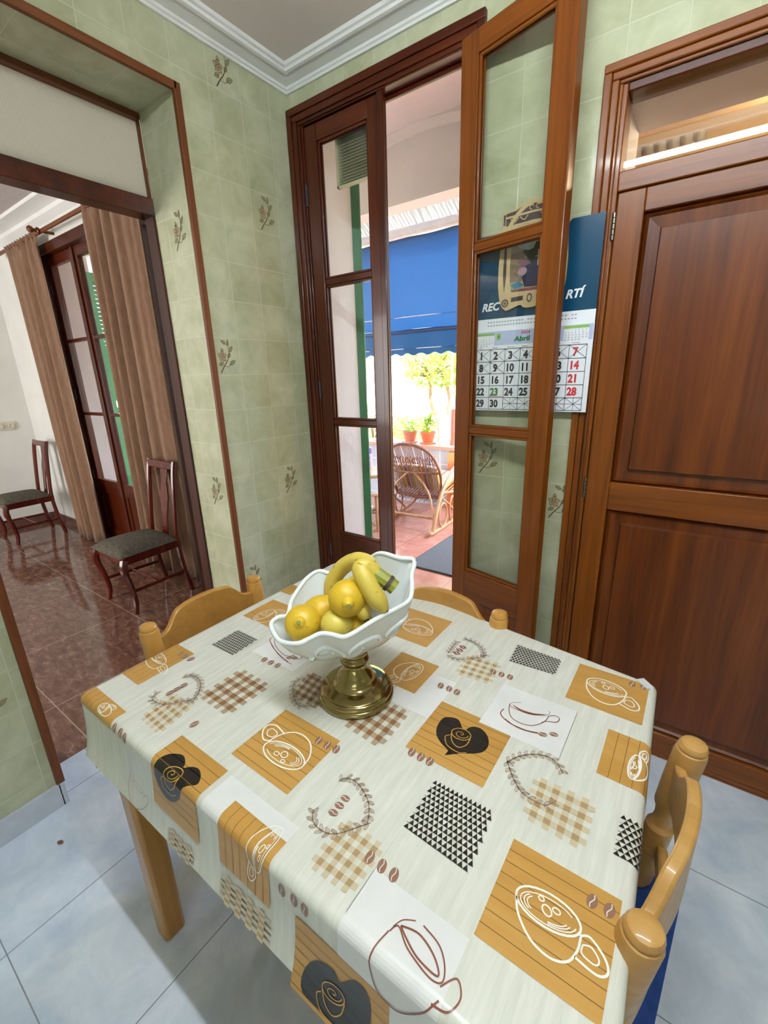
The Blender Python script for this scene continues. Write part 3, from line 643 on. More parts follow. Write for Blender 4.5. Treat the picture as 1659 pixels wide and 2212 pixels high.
for P in CL_CUPB[:2]:
    f = aff(P); w = .0016; m = INK['brown']
    draw(f(ell((0, -.35), 1, .38, .12, 20, -.4, 4.2)), w*.6, m)
    draw(f(cr2([(-1, -.5), (-.98, .1), (-.75, .65), (-.2, .95), (.3, .9), (.75, .5), (.95, 0)])), w, m)
    draw(f(cr2([(-.85, -.45), (-.4, -.1), (.2, .05), (.8, -.05)])), lambda t: .0008+.005*math.sin(PI*t), m)
    draw(f(cr2([(.95, 0), (1.25, -.1), (1.45, .1), (1.3, .4), (.85, .45), (.62, .6)])), w, m)
    draw(f(cr2([(-1.25, .0), (-1.35, .45), (-.9, 1.0), (-.1, 1.35), (.5, 1.4)])), w*1.3, m)
    draw(f(cr2([(-1.1, .75), (-.5, 1.25), (.3, 1.45), (.8, 1.4)])), w*.8, m)
draw(cr2([(1.389, -1.336), (1.383, -1.372), (1.396, -1.404), (1.422, -1.406), (1.447, -1.384), (1.466, -1.356)]), .0018, INK['brown']); draw(cr2([(1.391, -1.330), (1.397, -1.318), (1.410, -1.310)]), .0014, INK['brown'])
draw(cr2([(1.420, -1.309), (1.444, -1.315), (1.458, -1.328), (1.462, -1.342), (1.448, -1.346), (1.416, -1.338), (1.396, -1.326), (1.390, -1.336)]), .0018, INK['brown']); draw(cr2([(1.398, -1.324), (1.420, -1.319), (1.444, -1.327), (1.456, -1.340), (1.430, -1.339), (1.408, -1.330), (1.398, -1.324)]), .0022, INK['brown'])
draw(cr2([(1.462, -1.346), (1.474, -1.330), (1.484, -1.342), (1.478, -1.358), (1.460, -1.362)]), .0018, INK['brown']); draw(cr2([(.822, -1.44), (.812, -1.47), (.828, -1.498), (.862, -1.490), (.884, -1.466), (.882, -1.452), (.868, -1.462)]), .0013, INK['brown2']); draw(ell((.848, -1.452), .016, .006, -.3), .0011, INK['brown2'])
for H in CL_HEART:
    P = cr2(H, 3, True); cx = sum(p[0] for p in P)/len(P); cy = sum(p[1] for p in P)/len(P)
    for i in range(len(P)): c.poly([(cx, cy), P[i], P[(i+1) % len(P)]], INK['black'], E3)
for P in CL_GOLD:
    f = aff(P); w = .0016; m = INK['gold']
    draw(f(ell((0, -.2), 1, .6, 0, 20)), w, m); draw(f([(.75*(1-t)*math.cos(t*9), -.2+.45*(1-t)*math.sin(t*9)) for t in [i/24 for i in range(24)]]), w*.8, m)
    draw(f(cr2([(-1, 0), (-.7, .8), (0, 1.2), (.7, .8), (1, 0)])), w, m); draw(f(cr2([(-1.1, .2), (-1.5, .5), (-1.1, 1.3), (.1, 1.7), (.9, 1.5)])), w, m)
for Wp in CL_WREATH:
    P = cr2(Wp, 8); draw(P, .0014, INK['brown2']); n = len(P)
    L = sum(math.dist(P[i], P[i+1]) for i in range(n-1)); cnt = max(3, int(L/.0105)); acc = 0; nxt = .004; sgn = 1
    for i in range(n-1):
        d = math.dist(P[i], P[i+1])
        while acc+d > nxt:
            t = (nxt-acc)/d; x = P[i][0]+(P[i+1][0]-P[i][0])*t; y = P[i][1]+(P[i+1][1]-P[i][1])*t
            a = math.atan2(P[i+1][1]-P[i][1], P[i+1][0]-P[i][0])
            for sg in (1, -1):
                b = a+sg*.75; lx, ly = x+.0055*math.cos(b), y+.0055*math.sin(b)
                draw(ell((lx, ly), .0055, .0023, b, 8), .0008, INK['brown2'])
                draw([(x, y), (lx+.004*math.cos(b), ly+.004*math.sin(b))], .0006, INK['brown2'])
            nxt += .0115
        acc += d
for (p, q) in CL_BEAN:
    a = math.atan2(q[1]-p[1], q[0]-p[0]); L = .0095 if math.dist(p, q) > .0065 else .0078
    P = ell(p, L, L*.66, a, 14)[:-1]; c.poly(P, INK['bean'], E4)
    co, si = math.cos(a), math.sin(a)
    draw([(p[0]+u*co*L-v*si*L, p[1]+u*si*L+v*co*L) for u, v in cr2([(-.9, .05), (-.4, .16), (0, 0), (.4, -.16), (.9, -.05)], 3)], .0011, INK['lilac'], E4+.0002)
cloth = tag(c.build('tablecloth', smooth=True, sharp=60, fixn=False), 'coffee print oilcloth with golden plank squares draped over the kitchen table', 'tablecloth')
t = thing('kitchen_table', 'honey pine kitchen table under the coffee print oilcloth', 'table', (1.10, -1.0, 0))
def tw(mb, name, **k): return mb.build(name, t, world=True, **k)
mb = MB(); mb.mat(PINE); P = [(XL+.004, YF+.004), (XRR(YF)-.004, YF+.004), (XRR(-.69)-.004, YBB(1.6)-.004), (XL+.004, YBB(XL)-.004)]
mb.prism(P, lambda u, v, s: (u, v, .722 if s == 0 else .7505)); tw(mb, 'tabletop', bevel=.004)
mb = MB(); mb.mat(PINEX)
for (a, b) in [((.665, -1.325), (1.565, -1.325)), ((1.565, -1.325), (1.545, -.725)), ((1.545, -.725), (.665, -.615)), ((.665, -.615), (.665, -1.325))]:
    A, B = Vector((*a, 0)), Vector((*b, 0)); d = (B-A).normalized(); nn = Vector((-d.y, d.x, 0))*.010
    mb.prism([(A+nn).xy, (B+nn).xy, (B-nn).xy, (A-nn).xy], lambda u, v, s: (u, v, .63 if s == 0 else .722))
tw(mb, 'apron', bevel=.002)
for (x, y) in [(.655, -1.318), (1.572, -1.318), (1.552, -.722), (.66, -.612)]:
    mb = MB(); mb.mat(PINE); hw = .031
    ch = [(-hw, -hw+.008), (-hw+.008, -hw), (hw-.008, -hw), (hw, -hw+.008), (hw, hw-.008), (hw-.008, hw), (-hw+.008, hw), (-hw, hw-.008)]
    mb.prism(ch, lambda u, v, s: (x+u*(1 if s else .86), y+v*(1 if s else .86), .722 if s else 0)); tw(mb, 'leg', bevel=.003)
# tablecloth clip at the far right corner
o = thing('tablecloth_clip', 'small white plastic clip on the far right corner of the tablecloth', 'clip', (1.586, -.694, .75), rz=-.8)
mb = MB(); mb.mat(plain('white_clip_plastic', '#d4d5d8', .35)); mb.tube(cr([(-.014, 0, .0035), (.004, 0, .006), (.016, 0, .002), (.016, 0, -.030), (.002, 0, -.034), (-.012, 0, -.031)], 5), .0035, 8); mb.box(-.018, .012, -.008, .008, .002, .006); mb.build('clip_body', o, bevel=.0015)

# ================================================================== KITCHEN CHAIRS
BLUE = plain('blue_cushion_fabric', '#26407e', .9, .2, var=.12, vs=60)
def pine_chair(label, loc, rz, group=None, wm=PINE):
    """local: backrest at y=0, seat towards +y"""
    t = thing('kitchen_chair', label, 'chair', loc, rz, group)
    for sx in (-1, 1):
        p = MB(); p.mat(wm)
        pr = [(.0175, 0), (.0205, .05), (.0215, .38), (.0215, .42), (.016, .435), (.0215, .45), (.0225, .555), (.0225, .590), (.0165, .598), (.0150, .617), (.0170, .632), (.0225, .645), (.0240, .70), (.0240, .764), (.0225, .7715), (.0200, .7730), (.0212, .7760), (.0212, .7800), (.0185, .7855), (.012, .7890), (.004, .790)]
        def axis(h): return .045-.045*max(0, (h-.40)/.39)**1.0 if h > .40 else .045
        n = 16; k = 0
        vs = []; fs = []
        for r, h in pr:
            for j in range(n): q = 2*PI*j/n; vs.append((sx*.165+r*math.cos(q), axis(h)+r*math.sin(q), h))
        for i in range(len(pr)-1):
            for j in range(n): fs.append((i*n+j, i*n+(j+1) % n, (i+1)*n+(j+1) % n, (i+1)*n+j))
        fs.append(tuple(range(n))[::-1]); fs.append(tuple((len(pr)-1)*n+j for j in range(n))); p.add(vs, fs); p.build('back_post', t, sharp=30)
    def rail(z0, z1, arch, th, name, bulge=.030):
        p = MB(); p.mat(PINEX if wm is PINE else PINEW)
        N = 28; rows = []
        for i in range(N+1):
            u = -1+2*i/N; x = .148*u; yb = .012-bulge*(1-u*u); a = abs(u)
            s = (1-.12*a*a/.25) if a < .5 else (0 if a > .88 else .88*(.5+.5*math.cos(PI*(a-.50)/.38))); top = z1+arch*s; zb = z0+arch*.30*(1-u*u)
            rows.append([(x, yb-th/2, zb), (x, yb+th/2, zb), (x, yb+th/2, top), (x, yb-th/2, top)])
        k = len(rows); p.add([v for r in rows for v in r], [(i*4+j, i*4+(j+1) % 4, (i+1)*4+(j+1) % 4, (i+1)*4+j) for i in range(N) for j in range(4)]+[(3, 2, 1, 0), (N*4, N*4+1, N*4+2, N*4+3)])
        p.build(name, t, bevel=.004)
    rail(.662, .748, .048, .018, 'crest_rail'); rail(.52, .565, .0, .016, 'lower_rail', .02)
    for sx in (-1, 1):
        p = MB(); p.lathe([(.017, 0), (.020, .05), (.021, .25), (.021, .39)], (sx*.16, .365, 0), 16, wm); p.build('front_leg', t)
    p = MB(); p.mat(wm); p.prism([(-.195, .0), (.195, .0), (.200, .37), (.175, .395), (-.175, .395), (-.200, .37)], lambda u, v, s: (u, v, .385+.022*s)); p.build('seat', t, bevel=.006)
    for (a, b, z) in [((-.16, .05), (-.16, .365), .18), ((.16, .05), (.16, .365), .18), ((-.16, .21), (.16, .21), .18), ((-.165, .045), (.165, .045), .26)]:
        MB().tube([(a[0], a[1], z), ((a[0]+b[0])/2, (a[1]+b[1])/2, z), (b[0], b[1], z)], [.009, .012, .009], 10, wm).build('stretcher', t)
    return t
pine_chair('pine chair pushed in at the left side of the table, by the dining room opening', (.526, -1.004, 0), -PI/2)
pine_chair('pine chair pushed in at the far side of the table, behind the fruit bowl', (1.083, -.632, 0), PI)
rc = pine_chair('worn pine chair with a blue seat cushion at the right side of the table', (1.650, -1.024, 0), math.atan2(.332, .036), wm=PINEW)
mb = MB(); mb.grid(15, 15, lambda i, j: (lambda u, v: (.215*u, .175+.205*v, .409+.034*(max(0, 1-abs(u)**5)*max(0, 1-abs(v)**5))**.5))(-1+2*i/14, -1+2*j/14), BLUE)
mb.tube([(.215*u, .175+.205*v, .410) for u, v in [(-1, -1), (1, -1), (1, 1), (-1, 1)]], .004, 6, BLUE, closed=True)
mb.tube(cr([(.20, -.02, .42), (.19, .0, .435), (.17, .005, .44), (.15, .0, .42), (.14, -.03, .36)], 5), .003, 6, BLUE)
cu = tag(mb.build('seat_cushion', subsurf=1, fixn=True), 'dark blue seat cushion tied on the chair right of the table', 'cushion'); cu.location = rc.location; cu.rotation_euler = rc.rotation_euler

# ================================================================== FRUIT BOWL
PORC = NM('white_glazed_porcelain'); PORC = PORC.fin(lin('#ecf1f2'), .10, .6, 0, .3)
bw = thing('fruit_bowl', 'white scalloped porcelain fruit bowl on a turned brass foot', 'bowl', (1.103, -1.041, .7535))
prof = [(.073, 0), (.0762, .003), (.0762, .008), (.0725, .0105), (.0735, .014), (.0725, .018), (.068, .021), (.0685, .0235), (.064, .0265), (.052, .0285), (.046, .030), (.0455, .033), (.0425, .0355), (.0395, .037), (.0385, .042), (.0355, .049), (.0300, .056), (.0250, .063), (.0225, .070), (.0215, .076), (.0245, .079), (.0285, .082), (.0290, .085), (.0265, .088), (.0225, .0905), (.0225, .093), (.0265, .096), (.0285, .100), (.0275, .104), (.0245, .107), (.0250, .111), (.012, .114)]
MB().lathe(prof, (0, 0, 0), 56, BRASS).build('brass_foot', bw, sharp=60)
RIM = [(1.192,-.951,1.035),(1.168,-.967,1.04),(1.123,-.965,1.04),(1.090,-.965,1.02),(1.042,-.979,.988),(1.02,-1.002,.985),(.994,-1.015,.99),(.990,-1.048,.985),(.997,-1.081,.975),(1.008,-1.110,.967),(1.026,-1.137,.956),(1.011,-1.148,.951),(1.012,-1.166,.945),(1.059,-1.189,.942),(1.100,-1.187,.948),(1.114,-1.172,.953),(1.128,-1.156,.96),(1.146,-1.147,.96),(1.166,-1.140,.958),(1.177,-1.128,.962),(1.184,-1.108,.966),(1.195,-1.075,.972),(1.209,-1.041,.978),(1.219,-1.011,.985),(1.213,-.992,1.0),(1.202,-.975,1.015)]
rim = cr(RIM, 5, True); NR = len(rim); BC = Vector((1.103, -1.043, .866)); NT = 15
def bowlpt(i, t, inn=0.0):
    R = rim[i]; h = t**.58*(1+.05*math.sin(PI*t)); h = h*(1-.04*math.sin(PI*t)**2); z = BC.z+(R.z-BC.z)*(t**1.75)
    x = BC.x+(R.x-BC.x)*h; y = BC.y+(R.y-BC.y)*h
    if inn: d = Vector((R.x-BC.x, R.y-BC.y, 0)).normalized(); x -= d.x*inn*t; y -= d.y*inn*t; z += inn*(1-t*.7)
    return Vector((x, y, z))
mb = MB(); mb.mat(PORC)
def bs(i, j):
    if j < NT: return bowlpt(i, .06+.94*j/(NT-1), 0)
    return bowlpt(i, .06+.94*(1-(j-NT)/(NT-1)), .006)
mb.grid(NR, 2*NT, bs, PORC, cu=True)
for inn in (0, .006): mb.face([bowlpt(i, .06, inn) for i in range(NR)][::(1 if inn else -1)])
mb.tube([bowlpt(i, 1.0, .003) for i in range(NR)], .0045, 8, closed=True)
# raised scrolls on the outside
def sw(ti, tt): return bowlpt(int(ti) % NR, tt)
for c0, sg in ((80, 1), (98, 1), (62, -1), (45, 1), (115, 1), (25, 1)):
    pts = []
    for k in range(26):
        a = k/25; r = 1-.8*a; ang = a*7*sg; ii = (c0+9*r*math.cos(ang)); tt = .66+.17*r*math.sin(ang)
        i0 = int(math.floor(ii)) % NR; p = bowlpt(i0, tt).lerp(bowlpt((i0+1) % NR, tt), ii-math.floor(ii)); pts.append(p)
    mb.tube(pts, [.0056*(1-.5*k/25) for k in range(26)], 6)
mb.build('porcelain_dish', bw, world=True, sharp=70)
def skin(name, base, spot, lo=.60, hi=.68, sc=55, rough=.42, bump=.15, bs_=220):
    m = NM(name); n = m.noise(m.coord(), sc, 4, .6); n2 = m.noise(m.coord(), 14, 3)
    b2 = lin(base); c = m.ramp(n2, [(.3, tuple(v*.86 for v in b2[:3])+(1,)), (.7, b2)])
    c = m.mix(m.ramp(n, [(lo, (0, 0, 0, 1)), (hi, (1, 1, 1, 1))]), c, lin(spot)); m.bump(m.noise(m.coord(), bs_, 2), bump, .0015); return m.fin(c, rough, .5)
LEM = skin('lemon_skin', '#dcb52c', '#a08326', .64, .74); LEM2 = skin('pale_lemon_skin', '#dcc657', '#b9a542', .66, .78)
NIP = plain('lemon_stem_green', '#8a8a3c', .6)
BAN = skin('banana_skin', '#d9bf52', '#7d5a1e', .62, .69, 60, .42, .05); BANG = plain('banana_stem_green', '#8d8f30', .5); BTIP = plain('banana_tip_dark', '#4a3420', .7)
def lemon(label, c0, ax, L, R, m, nip=1):
    t = thing('lemon', label, 'lemon', c0, 0, 'lemons in the fruit bowl'); pr = []
    for i in range(23):
        a = -PI/2+PI*i/22; r = R*math.cos(a)**.92 if math.cos(a) > 1e-6 else 0; h = L*.5*math.sin(a)*.86; pr.append((max(r, .0035), h))
    pr = [(max(r, .0), h) for r, h in pr]; pr += [(.0075, pr[-1][1]+.000), (.0070, pr[-1][1]+.004*nip), (.004, pr[-1][1]+.0065*nip)]
    pr = sorted(pr[:-3], key=lambda q: q[1])[:-2]+[(.0115, L*.43*.985), (.0082, L*.45+.001*nip), (.0070, L*.45+.005*nip), (.0035, L*.45+.008*nip)]
    pe = MB().lathe(pr, (0, 0, 0), 32, m, ax=ax).build('peel', t, sharp=70)
    A = Vector(ax).normalized(); b = MB(); b.lathe([(.0035, 0), (.0042, .0012), (.0030, .0024)], A*(L*.45+.0072*nip), 12, NIP, ax=ax); b.build('stem_end', pe)
    return t
lemon('plump lemon at the front left of the fruit bowl, its stem end towards the viewer', (1.064, -1.132, .950), (.42, -.62, .48), .070, .0335, LEM, .5)
lemon('long lemon lying at the left behind the front lemon in the fruit bowl', (1.060, -1.082, .948), (.75, .60, .28), .086, .0310, LEM)
lemon('lemon on top of the pile, with a green pointed tip', (1.134, -1.087, 1.000), (.58, -.62, .16), .074, .0335, LEM, 1.3)
lemon('pale yellow lemon at the front rim of the fruit bowl', (1.122, -1.106, .952), (.12, .35, .9), .064, .0290, LEM2, .4)
lemon('mostly hidden lemon at the bottom of the fruit bowl, under the topmost lemon', (1.138, -1.068, .940), (.2, .8, .3), .060, .0250, LEM, .4)
bb = thing('banana_bunch', 'bunch of ripe bananas with a dark taped green stem in the fruit bowl', 'bananas', (1.14, -1.04, .98))
def banana(pts, r=.0175):
    P = cr(pts, 8); n = len(P); rr = []
    for i in range(n):
        t = i/(n-1); rr.append(r*min(1, .38+2.6*t)*min(1, .30+5.0*(1-t))**.8)
    b = MB(); b.tube(P, rr, 7, BAN); o = b.build('banana', bb, world=True, subsurf=1, sharp=180)
    e = MB(); e.tube([P[-1]-(P[-1]-P[-2])*.2, P[-1]+(P[-1]-P[-2]).normalized()*.006], [.0055, .0035], 8, BTIP); e2 = e.build('blossom_tip', o)
banana([(1.172, -1.040, 1.036), (1.145, -1.032, 1.046), (1.110, -1.024, 1.044), (1.075, -1.022, 1.024), (1.052, -1.030, .994), (1.045, -1.046, .955)], .0180)
banana([(1.178, -1.046, 1.036), (1.158, -1.052, 1.050), (1.148, -1.060, 1.050), (1.162, -1.068, 1.036), (1.180, -1.068, 1.010), (1.196, -1.058, .980)], .0200)
banana([(1.180, -1.040, 1.022), (1.165, -1.042, 1.020), (1.148, -1.058, 1.004), (1.155, -1.072, .982), (1.167, -1.076, .962)], .0165)
banana([(1.178, -1.034, 1.022), (1.160, -1.026, 1.018), (1.125, -1.040, 1.012), (1.100, -1.048, .990), (1.094, -1.060, .965)], .0165)
b = MB(); b.tube(cr([(1.156, -1.047, 1.043), (1.172, -1.046, 1.037), (1.188, -1.042, 1.028), (1.202, -1.037, 1.017)], 5), [.013, .0135, .014, .014]+[.014]*4+[.0135]*8, 9, BANG); st_ = b.build('bunch_stem', bb, world=True)
b = MB(); b.tube([(1.189, -1.0418, 1.0272), (1.194, -1.0400, 1.0235)], .0152, 14, plain('dark_tape', '#3b2d2a', .5)); b.build('tape_band', st_)
o = thing('serving_dish', 'green plastic dish hidden behind the fruit bowl', 'dish', (.80, -.70, .7535))
MB().lathe([(.06, 0), (.08, .004), (.098, .018), (.100, .020), (.096, .020), (.078, .008), (.0, .006)], (0, 0, 0), 40, plain('leaf_green_plastic', '#5f9a3c', .35)).build('dish', o)

o = thing('fallen_seed', 'tiny brown seed lying on the pale floor tiles by the skirting', 'seed', (.153, -1.397, .0055), .6)
MB().lathe([(.001, -.010), (.0045, -.006), (.0058, 0), (.0045, .006), (.001, .010)], (0, 0, 0), 12, plain('seed_brown', '#7a5240', .6), ax=(1, 0, 0)).build('seed_shell', o)

# ================================================================== CALENDAR
cal = thing('wall_calendar', 'April 2024 wall calendar with a dark blue header, behind the folded door leaf', 'calendar', (1.07, -.024, 1.81))
NAVY = plain('calendar_navy_card', '#06405f', .25, .5, coat=.4, var=.03); PAP = plain('calendar_white_paper', '#eef1f8', .5, var=.01)
LAV = plain('calendar_lavender', '#b9c2e4', .5, var=.01); KK = plain('calendar_black_ink', '#2a2a30', .5, var=.01); RED = plain('calendar_red_ink', '#c8343c', .5, var=.01); GRN = plain('calendar_green_ink', '#2f7d3c', .5, var=.01)
LIME = plain('calendar_lime', '#8cb84c', .5, var=.01); GREYI = plain('calendar_grey_ink', '#9a9ca8', .5, var=.01); WHI = plain('calendar_white_lettering', '#eef0f2', .4, var=.01)
YC = -.026
b = MB(); b.box(.862, 1.281, YC, YC+.002, 1.553, 1.813, NAVY)
text_mesh(b, 'REC', .0345, lambda u, v: (.905+u, YC-.0005, 1.5805+v+u*.02), WHI, .25, .0012)
text_mesh(b, 'RTÍ', .0345, lambda u, v: (1.186+u, YC-.0005, 1.592+v+u*.02), WHI, .25, .0012)
tag(b.build('header_board', cal, world=True, smooth=False), 'dark blue header card with white italic lettering')
b = MB(); b.box(.863, 1.281, YC-.001, YC+.002, 1.515, 1.554, PAP)
for i in range(2):
    for k in range(30):
        if random.random() < .8: x = .93+k*.010; b.face([(x, YC-.0015, 1.541-i*.011), (x+.006, YC-.0015, 1.541-i*.011), (x+.006, YC-.0015, 1.5445-i*.011), (x, YC-.0015, 1.5445-i*.011)], GREYI)
b.build('address_strip', cal, world=True, smooth=False)
b = MB(); YP = YC-.005; b.box(.866, 1.282, YP, YC+.001, 1.242, 1.516, PAP)
def R2(x0, x1, z0, z1, m, k=.0003): b.face([(x0, YP-k, z0), (x1, YP-k, z0), (x1, YP-k, z1), (x0, YP-k, z1)], m)
R2(.868, 1.280, 1.466, 1.512, LAV); R2(.872, .884, 1.25, 1.45, plain('calendar_pale_green', '#cfe0bb', .5))
T = lambda x0, z0: (lambda u, v: (x0+u, YP-.0009, z0+v))
text_mesh(b, '2024', .0125, T(1.052, 1.4985), RED, 0, .0003, sx=1.25); text_mesh(b, 'Abril', .022, T(1.030, 1.476), GRN, .1, .0009, sx=1.2)
R2(.966, .981, 1.484, 1.504, LIME, .0006); text_mesh(b, '4', .016, T(.9695, 1.488), KK)
for (x0, ca, z1) in ((.882, 30, 1.507), (1.192, 31, 1.510)):
    R2(x0, x0+.076, z1-.008, z1, LIME, .0006); R2(x0, x0+.076, z1-.045, z1-.008, PAP, .0006)
    for q in range(35):
        cx, cy = q % 7, q//7
        if q < 3 or q > 32: continue
        text_mesh(b, str(q-2), .0062, (lambda X, Z: (lambda u, v: (X+u, YP-.001, Z+v)))(x0+.003+cx*.0105, z1-.015-cy*.0072), RED if cx == 6 else KK)
for k, nme in enumerate(['Lunes', 'Martes', 'Miércoles', 'Jueves', 'Viernes', 'Sábado', 'Domingo']): text_mesh(b, nme, .0065, T(.900+k*.0534, 1.4565), RED if k == 6 else KK)
gx0, gx1, gz0, gz1 = .893, 1.267, 1.247, 1.453; cw, rh = (gx1-gx0)/7, (gz1-gz0)/5
def ln(a, bb_, w=.0017, m=KK, k=.0011):
    for q in ribbon([a, bb_], w): b.face([(x, YP-k, z) for x, z in q], m)
for i in range(8): ln((gx0+i*cw, gz0), (gx0+i*cw, gz1))
for j in range(6): ln((gx0, gz0+j*rh), (gx1, gz0+j*rh))
for dno in range(1, 31):
    r_, c_ = (dno-1)//7, (dno-1) % 7; x = gx0+c_*cw; z = gz1-(r_+1)*rh
    m = RED if c_ == 6 else (GRN if dno == 23 else KK)
    text_mesh(b, str(dno), .035, T(x+(.012 if dno < 10 else .004), z+.008), m, 0, .0016, sx=.86)
    if dno < 10: ln((x, z), (x+cw, z+rh), .0013); ln((x, z+rh), (x+cw, z), .0013)
for k in range(2, 7):
    x = gx0+k*cw; z = gz0
    ln((x, z), (x+cw, z+rh), .0012); ln((x, z+rh), (x+cw, z), .0012); ln((x+cw/2, z), (x+cw/2, z+rh), .0012); ln((x, z+rh/2), (x+cw, z+rh/2), .0012)
ln((gx0+cw+.002, gz0+rh+.004), (gx0+2*cw-.002, gz0+rh+.004), .0018, RED)
for (x, z) in ((1.105, 1.36), (1.087, 1.275)): b.face([(x+.0018*math.cos(a*.785), YP-.001, z+.0018*math.sin(a*.785)) for a in range(8)], KK)
tag(b.build('month_sheet', cal, world=True, smooth=False), 'white month page with crossed out days')
# ornament with picture
orn = thing('framed_picture_plaque', 'cream cut-out plaque with a picture of a black robed figure, hanging over the calendar header', 'plaque', (1.075, -.034, 1.88))
CRM = plain('plaque_cream_wood', '#c9b083', .55); PUR = plain('plaque_dark_inlay', '#4f3a3c', .6)
half = [(.0, 1.889), (.035, 1.884), (.060, 1.872), (.078, 1.864), (.093, 1.871), (.103, 1.868), (.104, 1.852), (.098, 1.838), (.101, 1.822), (.113, 1.822), (.116, 1.812), (.106, 1.803), (.107, 1.76), (.111, 1.71), (.110, 1.65), (.104, 1.61), (.094, 1.585), (.078, 1.574), (.060, 1.580), (.03, 1.590), (.018, 1.578)]
b = MB(); cxo = 1.075; yo = -.036
inner = [(.0, 1.812), (.034, 1.806), (.056, 1.79), (.068, 1.77), (.072, 1.72), (.070, 1.66), (.064, 1.630), (.0, 1.628)]
def ringside(sg):
    # band between outline and window, by matching parameter
    def res(P, n):
        L = [0]
        for i in range(len(P)-1): L.append(L[-1]+math.dist(P[i], P[i+1]))
        o = []
        for k in range(n+1):
            s = L[-1]*k/n
            for i in range(len(P)-1):
                if L[i+1] >= s-1e-9: t = (s-L[i])/(L[i+1]-L[i]); o.append((P[i][0]+(P[i+1][0]-P[i][0])*t, P[i][1]+(P[i+1][1]-P[i][1])*t)); break
        return o
    A = res(half+[(0, 1.578)], 48); B = res(inner, 48)
    for i in range(48):
        q = [A[i], A[i+1], B[i+1], B[i]]
        F = [(cxo+sg*x, yo, z) for x, z in q]; K = [(x, yo+.006, z) for x, y, z in F]
        b.face(F, CRM); b.face(K[::-1]); b.face([F[0], F[1], K[1], K[0]]); b.face([F[3], F[2], K[2], K[3]])
ringside(-1); ringside(1)
def dec(pts, m, k=.0006): b.face([(cxo+x, yo-k, z) for x, z in pts], m)
for sg in (-1, 1):
    dec([(0, 1.882), (sg*.034, 1.877), (sg*.058, 1.866), (sg*.092, 1.862), (sg*.094, 1.826), (0, 1.826)], PUR)
    for q in ribbon(cr2([(sg*.098, 1.772), (sg*.084, 1.812), (sg*.060, 1.848), (sg*.030, 1.872), (0, 1.882)], 6), .0125): dec(q, CRM, .0016)
    for zz, ww in ((1.853, .006), (1.826, .007)):
        for q in ribbon([(0, zz+.001), (sg*.092, zz-.003)], ww): dec(q, CRM, .0012)
    for q in ribbon(cr2([(sg*.02, 1.848), (sg*.032, 1.836), (sg*.046, 1.847)], 4), .003)+ribbon(cr2([(sg*.050, 1.846), (sg*.062, 1.834), (sg*.076, 1.845)], 4), .003)+ribbon(ell((sg*.010, 1.866), .006, .006, 0, 10, .5, 5), .0025): dec(q, CRM, .0014)
    for q in ribbon([(sg*.096, 1.868), (sg*.096, 1.80)], .010): dec(q, CRM, .0018)
    dec([(sg*.093, 1.86), (sg*.099, 1.86), (sg*.099, 1.83), (sg*.093, 1.83)], PUR, .0022)
    dec([(sg*.088, 1.79), (sg*.093, 1.75), (sg*.094, 1.68), (sg*.088, 1.63), (sg*.083, 1.68), (sg*.084, 1.75)], PUR)
    dec([(sg*.022, 1.616), (sg*.062, 1.613), (sg*.062, 1.600), (sg*.022, 1.602)], PUR)
    dec(ell((sg*.083, 1.598), .0125, .0125, 0, 14)[:-1], PUR); dec(ell((sg*.083, 1.598), .0085, .0085, 0, 14)[:-1], CRM, .0009)
    for a in range(4):
        for q in ribbon([(sg*.083+.008*math.cos(a*.785), 1.598+.008*math.sin(a*.785)), (sg*.083-.008*math.cos(a*.785), 1.598-.008*math.sin(a*.785))], .0018): dec(q, PUR, .0012)
dec([(-.014, 1.626), (.014, 1.626), (.014, 1.588), (-.014, 1.588)], CRM, .0016); dec(ell((0, 1.607), .009, .014, 0, 12)[:-1], PUR, .002); dec(ell((0, 1.607), .005, .009, 0, 12)[:-1], CRM, .0024)
for r in ribbon([(-.010, 1.888), (-.012, 1.96)], .001): pass
b.build('plaque_frame', orn, world=True, smooth=False)
b = MB(); yo2 = yo+.003
def pic(pts, m, k): b.face([(cxo+x, yo2-k, z) for x, z in pts], plain('picture_'+m, '#'+m, .35, coat=.3, var=.1, vs=60))
b.box(cxo-.073, cxo+.073, yo2, yo2+.001, 1.625, 1.815, plain('picture_9c9484', '#9c9484', .35, coat=.3))
pic([(-.05, 1.80), (.04, 1.815), (.05, 1.745), (0, 1.742), (-.045, 1.76)], 'b4c4c8', .0003); pic([(-.072, 1.745), (-.03, 1.75), (-.02, 1.70), (-.03, 1.66), (-.072, 1.66)], '86705e', .0003)
pic([(-.05, 1.72), (.02, 1.73), (.06, 1.715), (.05, 1.70), (-.03, 1.70)], '7e4f62', .0005)
pic([(-.028, 1.752), (-.012, 1.748), (.002, 1.752), (.010, 1.768), (.028, 1.772), (.048, 1.766), (.062, 1.745), (.068, 1.70), (.066, 1.64), (.03, 1.65), (.004, 1.70), (-.014, 1.726), (-.030, 1.742)], '23201f', .0008)
pic(ell((.018, 1.785), .013, .017, 0, 12)[:-1], 'b08a74', .0011); pic([(-.018, 1.705), (.02, 1.715), (.032, 1.66), (.03, 1.640), (-.02, 1.642), (-.03, 1.67)], '2c2b4a', .0012)
pic([(-.068, 1.652), (-.04, 1.660), (-.022, 1.648), (-.05, 1.638)], '3b7d96', .0010); pic([(-.07, 1.636), (.065, 1.640), (.065, 1.630), (-.07, 1.630)], '8c4a50', .0012); pic(ell((-.03, 1.688), .016, .013, .3, 12)[:-1], 'a98d98', .0014)
pic([(.018, 1.745), (.021, 1.745), (.021, 1.70), (.018, 1.70)], 'd8cfc2', .0014); pic([(.010, 1.728), (.029, 1.728), (.029, 1.7255), (.010, 1.7255)], 'd8cfc2', .0014)
